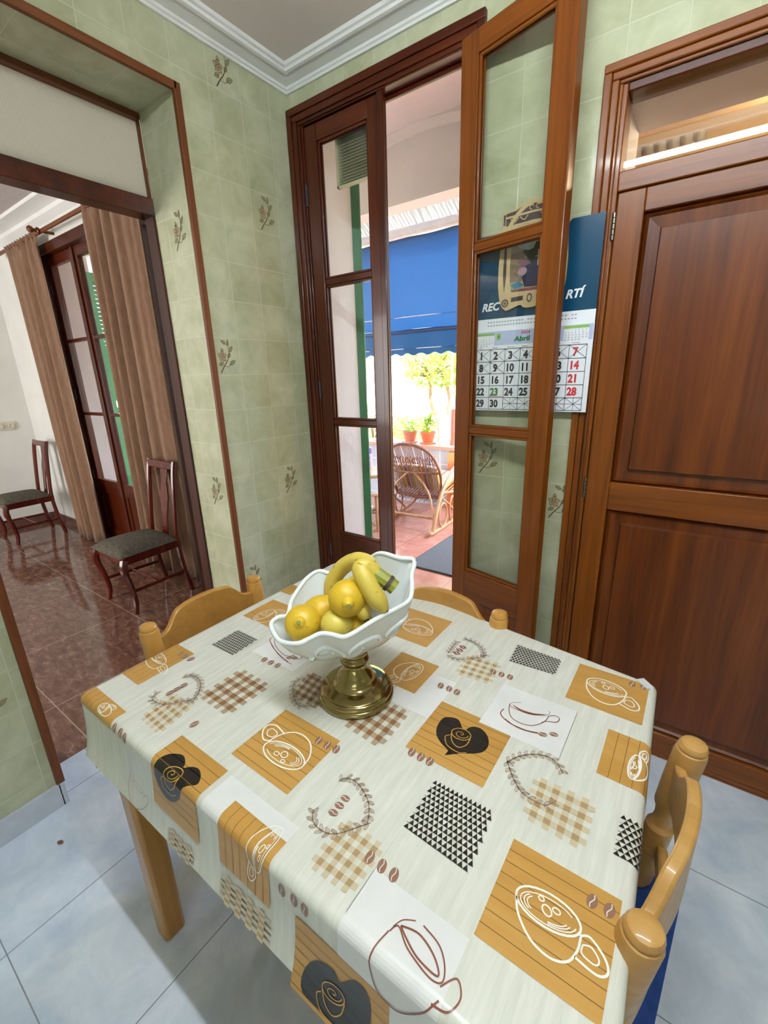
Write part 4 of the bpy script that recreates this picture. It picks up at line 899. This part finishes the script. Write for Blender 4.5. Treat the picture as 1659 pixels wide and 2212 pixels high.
tag(b.build('picture', orn, world=True, smooth=False), 'small painted picture of a figure in a black robe')

# ================================================================== DINING ROOM FURNITURE
def seatfab():
    m = NM('grey_green_scroll_fabric'); v = m.noise(m.coord(), 22, 2, .5, 2.5); c = m.ramp(v, [(.44, lin('#4a4740')), (.5, lin('#6f6653')), (.56, lin('#4d4a42'))]); return m.fin(c, .85, .2)
SEATF = seatfab()
def dining_chair(label, loc):
    t = thing('dining_chair', label, 'chair', loc, 0, 'mahogany dining chairs')
    for sx in (-1, 1):
        MB().tube(cr([(sx*.180, -.02, .36), (sx*.190, -.035, .30), (sx*.180, -.012, .18), (sx*.176, .0, .08), (sx*.182, -.014, .0)], 5), [.024]*3+[.023]*4+[.019]*5+[.016]*5+[.015]*4, 8, REDW).build('front_leg', t)
        MB().tube(cr([(sx*.165, .375, 0), (sx*.160, .345, .20), (sx*.158, .335, .38), (sx*.155, .355, .58), (sx*.152, .385, .80), (sx*.150, .405, .885)], 5), .0165, 8, REDW).build('back_post', t)
    b = MB(); b.prism([(-.150, .382), (.150, .382), (.150, .408), (-.150, .408)], lambda u, v, s: (u, v, (.835 if s == 0 else .885)+(.0 if abs(u) > .1 else .0)), REDW); b.build('crest_rail', t, bevel=.006)
    b = MB(); b.prism([(-.035, .37), (-.03, .50), (-.048, .64), (-.030, .74), (-.045, .84), (.045, .84), (.030, .74), (.048, .64), (.03, .50), (.035, .37)], lambda u, v, s: (u, .338+.010*s+max(0, v-.40)*.16, v), REDW); b.build('back_splat', t, bevel=.002)
    b = MB(); b.prism([(-.195, -.03), (.195, -.03), (.172, .35), (-.172, .35)], lambda u, v, s: (u, v, .33 if s == 0 else .385), REDW); b.build('seat_rail', t, bevel=.006)
    b = MB(); b.grid(13, 13, lambda i, j: (lambda u, v: ((.200-.022*(v+1)/2)*u, .155+.198*v-.012, .384+.050*(max(0, 1-abs(u)**4)*max(0, 1-abs(v)**4))**.5))(-1+i/6, -1+j/6), SEATF); b.build('seat_cushion', t, subsurf=1)
    for a, c_ in [((-.18, -.01, .15), (-.162, .35, .15)), ((.18, -.01, .15), (.162, .35, .15)), ((-.171, .16, .15), (.171, .16, .15))]:
        MB().tube([a, c_], .0105, 8, REDW).build('stretcher', t)
    return t
dining_chair('mahogany dining chair with a patterned seat, in front of the right-hand curtain', (-1.28, -.53, 0))
dining_chair('mahogany dining chair with a patterned seat, against the far white wall beside the left-hand curtain', (-3.50, -.50, 0))
def curtfab():
    m = NM('beige_velvet_curtain'); c = m.ramp(m.noise(m.mapping((1, 1, .25)), 60, 3), [(.3, lin('#84654f')), (.7, lin('#9a7a62'))]); m.fin(c, .9, .15); m.b.inputs['Sheen Weight'].default_value = .25
    t = m.node('ShaderNodeBsdfTranslucent'); t.inputs[0].default_value = lin('#b08a6e'); mx = m.node('ShaderNodeMixShader'); mx.inputs[0].default_value = .12
    m.link(m.b.outputs[0], mx.inputs[1]); m.link(t.outputs[0], mx.inputs[2]); m.link(mx.outputs[0], m.n['Material Output'].inputs[0]); return m.m
CUR = curtfab()
def curtain(label, tl, tr, bl, br, zt, zb, pl_, seed):
    rnd = random.Random(seed); ph = [rnd.uniform(0, 6) for _ in range(4)]; n, mz = 150, 26
    def fn(i, j):
        u = i/(n-1); v = j/(mz-1); z = zt+(zb-zt)*v; e = min(1, v*1.0)
        xl = tl+(bl-tl)*e; xr_ = tr+(br-tr)*e
        w = math.sin(2*PI*pl_*u+ph[0]+.9*math.sin(6*u+ph[1])); w2 = math.sin(2*PI*pl_*2.2*u+ph[2])
        a = .050*(.45+.65*v); y = -.066+a*w*(.7+.3*math.sin(7*u+ph[3]))+.006*w2*(1-v)
        if v < .035: y = -.062+.016*math.sin(2*PI*pl_*2.6*u)
        return (xl+(xr_-xl)*u+.010*math.cos(2*PI*pl_*u+ph[3])*v, y, z)
    b = MB(); b.grid(n, mz, fn, CUR); o = b.build('curtain', sharp=80, fixn=False); md = o.modifiers.new('thickness', 'SOLIDIFY'); md.thickness = .003
    return tag(o, label, 'curtain', 'beige curtains')
curtain('beige curtain gathered at the left side of the dining room glass door', -3.30, -2.62, -3.20, -2.60, 2.470, .012, 4.3, 3)
curtain('beige curtain at the right of the dining room glass door, behind the nearer chair', -1.83, -1.15, -1.87, -1.14, 2.485, .015, 5.2, 5)
cr_ = thing('curtain_rod', 'brown wooden curtain rod with turned finials above the dining room glass door', 'curtain rod', (-2.2, -.062, 2.45))
MB().tube([(-1.35, 0, 0), (1.20, 0, 0)], .014, 12, MIDWX).build('pole', cr_)
for x in (-.32,):
    MB().tube([(x, .10, 0), (x, 0, 0)], .010, 10, MIDW).lathe([(.020, 0), (.022, .012), (.012, .020), (.010, .032), (.021, .044), (.024, .056), (.016, .070), (.004, .076)], (x, -.012, 0), 16, MIDW, ax=(0, -1, 0)).build('bracket', cr_)
# glazed door of the dining room
mb = MB(); mb.mat(DARKW)
mb.box(QX0-.01, QX0+.055, -.015, .10, 0, QZ+.005, DARKW); mb.box(QX1-.055, QX1+.01, -.015, .10, 0, QZ+.005); mb.box(QX0+.055, QX1-.055, -.015, .10, 2.335, QZ+.005, DARKWX)
struct(mb.build('trim_7', bevel=.004), 'dark frame of the glazed dining room door')
def simple_leaf(root, W_):
    f = MB(); s = .062; f.mat(DARKW); f.box(0, s, -.018, .018, .01, 2.33); f.box(W_-s, W_, -.018, .018, .01, 2.33)
    for a, b_ in ((2.262, 2.33), (1.705, 1.730), (1.130, 1.155), (.46, .575), (.01, .12)): f.box(s, W_-s, -.018, .018, a, b_, DARKWX)
    f.build('leaf_frame', root, bevel=.003)
    for a, b_ in ((.57, 1.135), (1.15, 1.71), (1.725, 2.27)): MB().box(s, W_-s, -.002, .002, a, b_, GLASS).build('glass_pane', root, smooth=False)
    MB().box(s, W_-s, -.008, .008, .12, .46, DARKW).build('bottom_panel', root)
WL = (QX1-QX0-.11)/2
for k, nm in ((0, 'left'), (1, 'right')):
    d = thing('door_%d' % (5+k), loc=(QX0+.055+k*WL, .045, 0)); struct(d, nm+' leaf of the glazed dining room door behind the curtains'); simple_leaf(d, WL-.002)
    for z in (2.1, 1.3, .62): MB().tube([(0 if k == 0 else WL, -.022, z-.04), (0 if k == 0 else WL, -.022, z+.04)], .007, 8, IRONB).build('hinge', d)
    if k: MB().box(-.018, .018, -.030, -.018, .01, 2.33, DARKW).build('cover_strip', d, bevel=.003)
# green shutters
GRNP = plain('green_shutter_paint', '#3a9a62', .6); GRND = plain('dark_green_shutter_paint', '#2f7a52', .45)
def shutter(label, loc, rz, W_, z0, z1, m, th=.036):
    t = thing('louvered_shutter', label, 'shutter', (loc[0], loc[1], z0), rz, 'green shutters'); f = MB(); s = .055; H = z1-z0; f.mat(m)
    f.box(0, s, -th/2, th/2, 0, H); f.box(W_-s, W_, -th/2, th/2, 0, H); f.box(s, W_-s, -th/2, th/2, H-.07, H); f.box(s, W_-s, -th/2, th/2, 0, .10); f.box(s, W_-s, -th/2, th/2, H*.48, H*.48+.06); f.build('shutter_frame', t, bevel=.002)
    l = MB(); l.mat(m); z = .11; half_ = False
    while z < H-.09:
        if not (H*.46 < z < H*.51+.03): l.prism([(-th*.45, z), (-th*.45, z+.006), (th*.45, z+.036), (th*.45, z+.030)], lambda u, v, sd: (s if sd == 0 else W_-s, u, v))
        z += .034
        if z > H*.5 and not half_: half_ = True; l.build('louvers', t, smooth=False); l = MB(); l.mat(m)
    l.build('louvers', t, smooth=False)
    return t
shutter('green louvered shutter folded out beside the left jamb of the kitchen patio door', (.058, .350, 0), math.radians(127), .38, .03, 2.52, GRND, .046)
shutter('green louvered shutter seen through the panes of the dining room door', (QX0+.026, .285, 0), math.radians(89.5), .58, .03, 2.28, GRNP)
# beige slatted vent outside the upper left pane
vn = thing('slatted_vent_panel', 'small beige slatted panel hanging behind the upper pane of the left patio door leaf', 'vent panel', (.30, .066, 2.36))
b = MB(); BG = plain('vent_beige_paint', '#8d8a70', .6); BGL = plain('vent_frame_cream', '#c2bba0', .5); x0, x1, z0, z1 = .196, .425, 2.135, 2.345
b.mat(BGL); b.box(x0, x1, .060, .078, z0, z0+.008); b.box(x0, x0+.008, .060, .078, z0, z1); b.box(x0, x1, .060, .078, z1-.008, z1); b.box(x1-.008, x1, .060, .078, z0, z1)
for i in range(17):
    z = z0+.014+i*.0113; b.lathe([(.0016, 0), (.0016, .001)], (x0+.020, .0605, z), 6, plain('vent_stud', '#e8e4cc', .3), ax=(0, -1, 0))
b.build('vent_frame', vn, world=True, smooth=False)
b = MB(); b.mat(BG); b.box(x0+.008, x1-.008, .068, .074, z0+.008, z1-.008)
for i in range(18): z = z0+.012+i*.0108; b.prism([(.061, z), (.061, z+.002), (.068, z+.009), (.068, z+.007)], lambda u, v, s: (x0+.028 if s == 0 else x1-.01, u, v))
b.build('slats', vn, world=True, smooth=False)

# ================================================================== PATIO
mb = MB(); mb.box(-9, 5, .0, 2.62, -.1, -.001, FLOORP); mb.box(DX0, DX1, 0, .335, -.001, .004, FLOORP)
struct(mb.build('floor_patio', smooth=False), 'glossy terracotta patio floor')
mb = MB(); mb.mat(PLASTER); mb.box(-9, 5, .33, 1.10, 2.80, 2.95)
struct(mb.build('ceiling_patio', smooth=False), 'rough plaster ceiling of the porch')
# lintel with arched recess
mb = MB(); mb.mat(PLASTER); N = 40; ya, yb = 1.10, 1.32; zb, zt = 2.44, 2.90
ax0, ax1, ac, ar = -2.4, 2.2, -.05, .62
xs = [-9, -1.5]+[ac-ar+2*ar*i/N for i in range(N+1)]+[1.5, 5]
def arch(x): d = (x-ac)/ar; return zb+.16+.20*math.sqrt(max(0, 1-d*d)) if abs(d) < 1 else zb+.16
for i in range(len(xs)-1):
    a, b_ = xs[i], xs[i+1]; za, zc = arch(a), arch(b_)
    mb.face([(a, ya, za), (b_, ya, zc), (b_, ya, zt), (a, ya, zt)]); mb.face([(a, ya, za), (a, ya+.07, za-.02), (b_, ya+.07, zc-.02), (b_, ya, zc)])
    mb.face([(a, ya+.07, zb), (b_, ya+.07, zb), (b_, ya+.07, zc-.02), (a, ya+.07, za-.02)])
mb.box(-9, 5, ya+.0705, yb, zb-.0005, zt)
struct(mb.build('beam', sharp=30, fixn=False), 'pale plaster beam with an arched recess over the porch')
mb = MB(); mb.box(.05, .83, .336, .362, 2.545, 2.575, plain('dark_roller_slot', '#1c1414', .6)); mb.box(.02, .86, .336, .36, 2.575, 2.80, PLASTER); struct(mb.build('trim_8', smooth=False), 'dark slot under the outer lintel of the patio door')
# corrugated roof
CORR = translucent('corrugated_plastic_sheet', '#cfcac0', .3, .5)
mb = MB(); mb.grid(400, 2, lambda i, j: (-3.2+4.6*i/399, 1.33+.26*j, 2.56-.16*j+.018*math.sin(i*4.6/399*2*PI/.056)), CORR)
o = mb.build('corrugated_roof', fixn=False); o.modifiers.new('thickness', 'SOLIDIFY').thickness = .003; tag(o, 'narrow translucent corrugated roof sheet above the blue awning', 'roof sheet')
# awning
aw = thing('awning', 'large blue canvas awning sloping down over the patio', 'awning', (-.8, 1.5, 2.35))
AWB = translucent('blue_awning_canvas', '#193f62', .06, .7, '#2f68a0'); WMET = plain('white_metal', '#e2e0e4', .3)
AX0, AX1 = -2.6, .75
def sag(x, v): return -.03*math.sin(PI*v)+.006*math.sin(x*9+v*3)
o = None
mb = MB(); mb.grid(50, 14, lambda i, j: (lambda x, v: (x, 1.50+1.02*v, 2.345-.52*v+sag(x, v)))(AX0+(AX1-AX0)*i/49, j/13), AWB); o = mb.build('canvas', aw, world=True, fixn=False)
mb = MB(); mb.grid(150, 6, lambda i, j: (lambda x, v: (x, 2.545+.01*math.sin(x*14)*v, 1.80-(.215+.012*math.cos(x*2*PI/.16))*v))(AX0+(AX1-AX0)*i/149, j/5), AWB); mb.build('valance', aw, world=True, fixn=False)
mb = MB(); mb.tube([(AX0, 2.535, 1.812), (AX1, 2.535, 1.812)], .022, 12, plain('awning_bar_blue', '#20355c', .4)); mb.build('front_bar', aw, world=True)
mb = MB(); mb.box(AX0-.02, AX1+.02, 1.47, 1.56, 2.345, 2.41, WMET); mb.build('roller_case', aw, world=True, bevel=.02)
for y, z in ((2.30, 1.93), (2.545, 1.655)): mb = MB(); mb.tube([(AX0, y, z-.012), (AX1, y, z-.012)], .004, 6, plain('pale_cord', '#e6dcc8', .5)); mb.build('cord', aw, world=True)
# low wall and bed
mb = MB(); mb.box(-4.5, 1.6, 2.50, 2.72, 0, .625, PAVE); mb.box(-4.5, 1.6, 2.46, 2.74, .625, .655, plain('terracotta_coping', '#c48a70', .5)); mb.box(-.50, -.30, 2.44, 2.52, 0, .60, plain('terracotta_block', '#c8683c', .5))
struct(mb.build('garden_wall_low', smooth=False), 'low grey block wall with terracotta coping behind the rocking chair')
mb = MB(); mb.box(-7, 4, 2.74, 6.2, .3, .56, plain('garden_soil', '#8a7656', .95)); struct(mb.build('garden_bed', smooth=False), 'raised garden bed behind the low wall')
mb = MB(); mb.box(-9, 5, 6.2, 6.4, 0, 3.1, GARDENW); struct(mb.build('wall_garden', smooth=False), 'sunlit cream garden wall at the far end')
mb = MB(); mb.box(-9.2, -9, 0, 6.2, 0, 3.1, GARDENW); struct(mb.build('wall_garden_left', smooth=False), 'sunlit garden wall on the left')
mb = MB(); mb.box(5, 5.2, .33, 6.2, 0, 3.1, GARDENW); struct(mb.build('wall_garden_right', smooth=False), 'garden wall on the right')
# doormat
o = thing('doormat', 'dark grey doormat on the terracotta floor outside the patio door', 'doormat', (.30, 1.36, .0))
MB().box(-.36, .36, -.39, .36, .0005, .012, plain('grey_mat_pile', '#4c4945', .95, var=.2, vs=150)).build('mat_pile', o, bevel=.003)
b = MB(); b.tube([(-.365, -.395, .006), (.365, -.395, .006), (.365, .365, .006), (-.365, .365, .006)], .006, 6, plain('mat_rubber_edge', '#3b3a3a', .7), closed=True); b.build('rubber_edge', o)
# foliage
LEAFA = translucent('bright_leaf', '#6f9a3a', .45, .5, '#a8c850'); LEAFB = translucent('yellow_green_leaf', '#9db64a', .45, .5, '#c8d860'); BARK = plain('tree_bark', '#8f6f55', .9)
TERR = plain('terracotta_pot', '#bf5f3c', .7); TERR2 = plain('weathered_terracotta', '#b9705a', .8); FLO = plain('white_flower_petals', '#eee4d8', .7)
def leaves(mb, c0, R3, n, L, m, rnd, droop=0):
    for _ in range(n):
        while 1:
            d = Vector((rnd.uniform(-1, 1), rnd.uniform(-1, 1), rnd.uniform(-1, 1)))
            if d.length < 1: break
        p = Vector(c0)+Vector((d.x*R3[0], d.y*R3[1], d.z*R3[2])); a = Vector((rnd.uniform(-1, 1), rnd.uniform(-1, 1), rnd.uniform(-.8, .6)-droop)).normalized(); b_ = a.cross(Vector((rnd.uniform(-1, 1), rnd.uniform(-1, 1), 1))).normalized()
        l = L*rnd.uniform(.6, 1.2); w = l*.24; nn = a.cross(b_)*l*.08
        mb.face([p, p+a*l*.5+b_*w+nn, p+a*l, p+a*l*.5-b_*w+nn], m)
def potplant(label, x, y, z, R, H, kind, seed, pm):
    rnd = random.Random(seed); t = thing('potted_plant', label, 'potted plant', (x, y, z), 0, 'potted plants on the low wall')
    MB().lathe([(R*.78, 0), (R*1.05, 0), (R*1.08, .012), (R*.7, .016)], (0, 0, 0), 24, pm).build('saucer', t)
    MB().lathe([(R*.62, .008), (R*.80, H*.5), (R*.90, H*.80), (R*1.0, H*.80), (R*1.02, H), (R*.92, H), (R*.88, H*.9)], (0, 0, 0), 28, pm).build('pot', t)
    b = MB()
    if kind == 'spiky':
        for i in range(40):
            a = rnd.uniform(0, 6.28); r = rnd.uniform(.04, .12); h = rnd.uniform(.08, .24)
            for q in range(1): b.tube(cr([(0, 0, H*.9), (r*.4*math.cos(a), r*.4*math.sin(a), H+h*.8), (r*math.cos(a), r*math.sin(a), H+h*.75)], 4), [.006]*5+[.003]*4, 4, LEAFB)
    leaves(b, (0, 0, H+.06), (.10, .10, .09), 130, .05, LEAFA if kind != 'spiky' else LEAFB, rnd)
    b.build('foliage', t, smooth=False, fixn=False)
    f = MB(); leaves(f, (0, 0, H+.09), (.10, .10, .07), 70, .035, FLO, rnd); f.build('blossoms', t, smooth=False, fixn=False)
potplant('flowering plant in a weathered terracotta pot, behind the cane rocking chair', -1.055, 2.60, .655, .085, .13, 'bushy', 11, TERR2)
potplant('spiky leaved plant in an orange terracotta pot, beside the white post stub', -.825, 2.60, .655, .085, .13, 'spiky', 12, TERR)
potplant('bushy plant on the low wall, seen through the lowest pane of the closed leaf', -1.44, 2.60, .655, .085, .13, 'bushy', 14, TERR2)
def bush(name, label, x, y, z, R3, n, L, m, seed, group=None):
    rnd = random.Random(seed); t = thing(name, label, 'shrub', (x, y, z), 0, group)
    b = MB(); leaves(b, (0, 0, R3[2]), R3, n, L, m, rnd, .2); b.build('foliage', t, smooth=False, fixn=False)
    b = MB(); 
    for k in range(5): b.tube([(0, 0, 0), (rnd.uniform(-.3, .3)*R3[0], rnd.uniform(-.3, .3)*R3[1], R3[2])], .008, 5, BARK)
    b.build('stems', t)
bush('garden_shrub', 'leafy shrub standing behind the left part of the low wall', -1.85, 2.98, .56, (.36, .15, .20), 420, .06, LEAFA, 21)
bush('garden_shrub', 'low shrub in the garden bed behind the potted plants', -1.65, 3.5, .56, (.38, .22, .16), 520, .07, LEAFB, 22)
bush('garden_shrub', 'low shrub in the garden bed beside the lemon tree trunk', -.62, 3.5, .56, (.25, .22, .14), 320, .07, LEAFA, 24)
tr = thing('lemon_tree', 'small tree with a forked trunk and bright green crown under the awning edge', 'tree', (-1.02, 3.25, .5)); rnd = random.Random(5)
b = MB(); b.mat(BARK)
b.tube(cr([(0, 0, 0), (.02, 0, .18), (-.02, .02, .36)], 4), [.055]*4+[.05]*5, 10)
b.tube(cr([(-.03, .01, .34), (-.16, .05, .52), (-.20, .08, .75), (-.28, .1, .95)], 5), [.03]*6+[.022]*5+[.016]*5, 8)
b.tube(cr([(.0, .01, .34), (.10, .03, .50), (.08, .02, .72), (-.02, .0, .95), (-.10, 0, 1.1)], 5), [.03]*6+[.022]*7+[.015]*8, 8)
for k in range(9): a = rnd.uniform(0, 6.28); b.tube(cr([(-.15, .05, .85), (-.15+.3*math.cos(a), .05+.3*math.sin(a), 1.0+rnd.uniform(-.1, .2)), (-.2+.7*math.cos(a), .5*math.sin(a), 1.1+rnd.uniform(-.1, .25))], 4), [.012]*4+[.006]*5, 5)
b.build('trunk', tr)
b = MB(); leaves(b, (.02, .1, 1.06), (.66, .42, .30), 1100, .085, LEAFA, rnd, .5); leaves(b, (.1, .1, 1.02), (.62, .40, .34), 600, .085, LEAFB, rnd, .5); b.build('crown', tr, smooth=False, fixn=False)
for (x, y, z0, z1, r, m, lb) in [(-.52, 2.62, .655, 1.03, .035, TERR2, 'rough pinkish post stub standing on the right end of the low wall'), (-.65, 2.62, .655, 1.02, .040, plain('white_post_paint', '#e8e4e2', .6), 'white painted post stub beside the pinkish one on the low wall')]:
    o = thing('post_stub', lb, 'post', (x, y, z0)); MB().lathe([(r*1.25, 0), (r*1.2, .03), (r, .06), (r, z1-z0-.02), (r*.8, z1-z0)], (0, 0, 0), 20, m).build('post_body', o)
o = thing('metal_pole', 'thin white pole rising from the low wall to the awning', 'pole', (-.585, 2.68, .655)); MB().tube([(0, 0, .0), (0, 0, 1.05)], .010, 10, WMET).build('pole', o)
o = thing('metal_pole', 'thin dark pole standing in the garden bed left of the tree', 'pole', (-1.35, 4.0, .5)); MB().tube([(0, 0, 0), (0, 0, 1.3)], .012, 8, plain('rusty_pole', '#8a6a4c', .8)).build('pole', o)
# --- rocking chair, seen from behind
rk = thing('rocking_chair', 'cane rocking chair with a striped cushion seen from behind on the patio', 'rocking chair', (-.52, 1.80, 0), math.radians(4))
hoop = cr([(-.225, .10, .275), (-.262, .045, .42), (-.270, -.02, .56), (-.225, -.085, .70), (-.12, -.125, .775), (0, -.135, .795), (.12, -.125, .775), (.225, -.085, .70), (.270, -.02, .56), (.262, .045, .42), (.225, .10, .275)], 8)
MB().tube(hoop, .0135, 8, WICKD).build('back_hoop', rk)
b = MB(); b.mat(WICKD)
def hy(z): return .10-.245*((z-.275)/.52)**1.05 if z > .275 else .10
for i in range(31):
    u = -1+2*i/30; xb = .215*u
    best = min([p for p in hoop if p.z > .40], key=lambda p: abs(p.x-(.262*u)) - (p.z*.2)); xt_ = best.x
    for off, rr in ((0, .0036),):
        b.tube(cr([(xb, .10, .275), ((xb+xt_)/2, hy(.52)+.012, .52), (xt_, best.y, best.z)], 3), rr, 5)
for i in range(20):
    u = -1+2*i/19; z = .60+.04*math.sin(i*1.7)
    for sg in (-1, 1):
        b.tube([(.235*u, hy(.55), .555), (.235*u+sg*.018, hy(.61), .615), (.235*u, hy(.67), .675)], .0028, 4)
b.build('back_spindles', rk)
b = MB(); b.mat(WICKD); b.tube([(-.268, hy(.53)-.0, .53), (0, hy(.53)-.025, .515), (.268, hy(.53), .53)], .012, 8); b.tube([(-.225, .10, .275), (0, .085, .262), (.225, .10, .275)], .017, 8)
b.build('back_rails', rk)
b = MB(); b.mat(WICKD)
for i in range(26): u = -1+2*i/25; b.tube([(.2*u-.008, .09, .262), (.2*u, .075, .225+.012*math.sin(i*2.1)), (.2*u+.008, .09, .262)], .0035, 4)
b.build('cane_fringe', rk); b = MB(); b.mat(WICKD)
for i in range(0, len(hoop)-1, 2):
    if hoop[i].z > .66: p = hoop[i]; b.tube([(p.x-.012, p.y, p.z+.008), (p.x, p.y, p.z+.028), (p.x+.012, p.y, p.z+.008)], .003, 4)
b.build('cane_fringe', rk)
for sg in (-1, 1):
    s = sg
    MB().tube(cr([(s*.285, -.175, .03), (s*.292, -.13, .16), (s*.295, -.02, .34), (s*.300, .18, .50), (s*.300, .36, .545), (s*.300, .52, .52), (s*.300, .60, .45)], 6), .0175, 10, WICK).build('arm', rk)
    MB().tube(cr([(s*.290, -.27, .045), (s*.290, -.20, .022), (s*.292, .0, .016), (s*.295, .25, .017), (s*.300, .55, .05), (s*.302, .75, .13)], 6), .0165, 10, WICK).build('rocker', rk)
    b = MB(); b.mat(WICK); b.tube([(s*.295, .02+.085*math.cos(a), .135+.115*math.sin(a)) for a in [k*.3307 for k in range(19)]], .0095, 8, closed=True)
    b.tube([(s*.297, .24+.075*math.cos(a), .145+.12*math.sin(a)) for a in [k*.3307 for k in range(19)]], .0095, 8, closed=True)
    b.tube(cr([(s*.225, .10, .275), (s*.29, .14, .22), (s*.295, .30, .10), (s*.297, .38, .03)], 6), .0095, 8); b.tube(cr([(s*.25, .06, .33), (s*.298, .30, .30), (s*.30, .56, .30)], 5), .012, 8); b.build('side_scrolls', rk)
MB().tube([(-.285, -.135, .145), (.288, -.135, .145)], .0135, 10, WICK).build('stretcher', rk)
b = MB(); b.mat(WICK); b.tube(cr([(-.280, -.15, .12), (-.20, -.075, .34), (-.06, -.045, .50), (0, -.04, .515), (.06, -.045, .50), (.20, -.075, .34), (.280, -.15, .12)], 6), .0095, 8); b.build('brace', rk)
b = MB(); b.mat(WICK)
for i in range(16): b.tube([(-.25+.5*i/15, .10, .27), (-.25+.5*i/15, .54, .335)], .006, 5)
b.build('seat_canes', rk)
def stripes():
    m = NM('striped_cushion_fabric'); sx = m.node('ShaderNodeSeparateXYZ'); m.link(m.coord(), sx.inputs[0]); f = m.math('FRACT', m.math('MULTIPLY', m.math('ADD', sx.outputs[0], 5.0), 5.2))
    r = m.ramp(f, [(0, lin('#d8d2be')), (.16, lin('#b9a04c')), (.30, lin('#d8d2be')), (.42, lin('#8a5a30')), (.56, lin('#a9a7b4')), (.72, lin('#d0c26a')), (.86, lin('#e4ded0'))])
    r.node.color_ramp.interpolation = 'CONSTANT'; return m.fin(r, .9, .2)
STR = stripes()
b = MB(); cp = cr([(0, .015, .56), (0, .055, .46), (0, .12, .335), (0, .20, .315), (0, .40, .36), (0, .56, .385), (0, .60, .34)], 5); n = len(cp)
b.grid(15, n, lambda i, j: (-.225+.45*i/14, cp[j].y+.0, cp[j].z+.012*math.sin(i/14*PI)), STR); o = b.build('striped_cushion', fixn=False); md = o.modifiers.new('thickness', 'SOLIDIFY'); md.thickness = .035; md.offset = 1
tag(o, 'striped cushion lying in the cane rocking chair', 'cushion'); o.location = rk.location; o.rotation_euler = rk.rotation_euler
# --- things seen through the lowest pane
tb = thing('side_table', 'small rustic wooden side table beyond the rocking chair', 'table', (-1.18, 1.95, 0))
MB().lathe([(.22, .40), (.235, .41), (.235, .432), (.22, .44)], (0, 0, 0), 24, WICK).build('tabletop', tb)
for k in range(3): a = k*2.1+.4; MB().tube([(.12*math.cos(a), .12*math.sin(a), .41), (.17*math.cos(a), .17*math.sin(a), 0)], .016, 8, WICKD).build('leg', tb)
o = thing('wooden_slice_ornament', 'round wood slice ornament in a little stick rack on the side table', 'ornament', (-1.19, 1.90, .440))
MB().lathe([(.075, -.008), (.078, 0), (.075, .008)], (0, 0, .080), 24, plain('weathered_slice', '#8a7668', .8), ax=(.6, -1, 0)).build('wood_slice', o)
b = MB(); b.mat(WICKD)
for x in (-.09, .09):
    for z0 in (0,): b.tube([(x, -.02, .0), (x, -.02, .17)], .006, 6)
b.tube([(-.11, -.02, .155), (.11, -.02, .155)], .006, 6); b.tube([(-.11, -.02, .045), (.11, -.02, .045)], .006, 6); b.build('stick_rack', o)
o = thing('spray_bottle', 'purple capped bottle standing behind the wood slice', 'bottle', (-1.19, 2.02, .440)); MB().lathe([(.022, 0), (.024, .01), (.024, .16), (.018, .165)], (0, 0, 0), 16, plain('lilac_can', '#b8a0c4', .3)).build('bottle_body', o); MB().lathe([(.020, .165), (.021, .17), (.021, .225), (.017, .23)], (0, 0, 0), 16, plain('purple_cap', '#7a4aa0', .35)).build('cap', o)
wc = thing('wicker_armchair', 'low cane armchair with a pale seat pad left of the rocking chair', 'chair', (-.98, 1.42, 0), math.radians(-35))
for (x, y) in [(-.2, -.2), (.2, -.2), (-.2, .2), (.2, .2)]: MB().tube([(x, y, 0), (x*.95, y*.95, .36)], .015, 8, WICK).build('leg', wc)
b = MB(); b.mat(WICKD)
for i in range(14): b.tube([(-.2+.4*i/13, -.21, .19), (-.2+.4*i/13, .2, .20)], .007, 5)
b.tube([(-.2, -.2, .19), (.2, -.2, .19), (.2, .2, .19), (-.2, .2, .19)], .013, 6, closed=True); b.build('cane_seat', wc)
for s in (-1, 1): MB().tube(cr([(s*.21, -.22, .20), (s*.22, -.24, .33), (s*.22, 0, .37), (s*.22, .22, .35)], 5), .013, 8, WICK).build('arm', wc)
MB().box(-.18, .18, -.18, .18, .205, .235, plain('pale_seat_pad', '#d8cfc4', .9)).build('seat_pad', wc, bevel=.01)
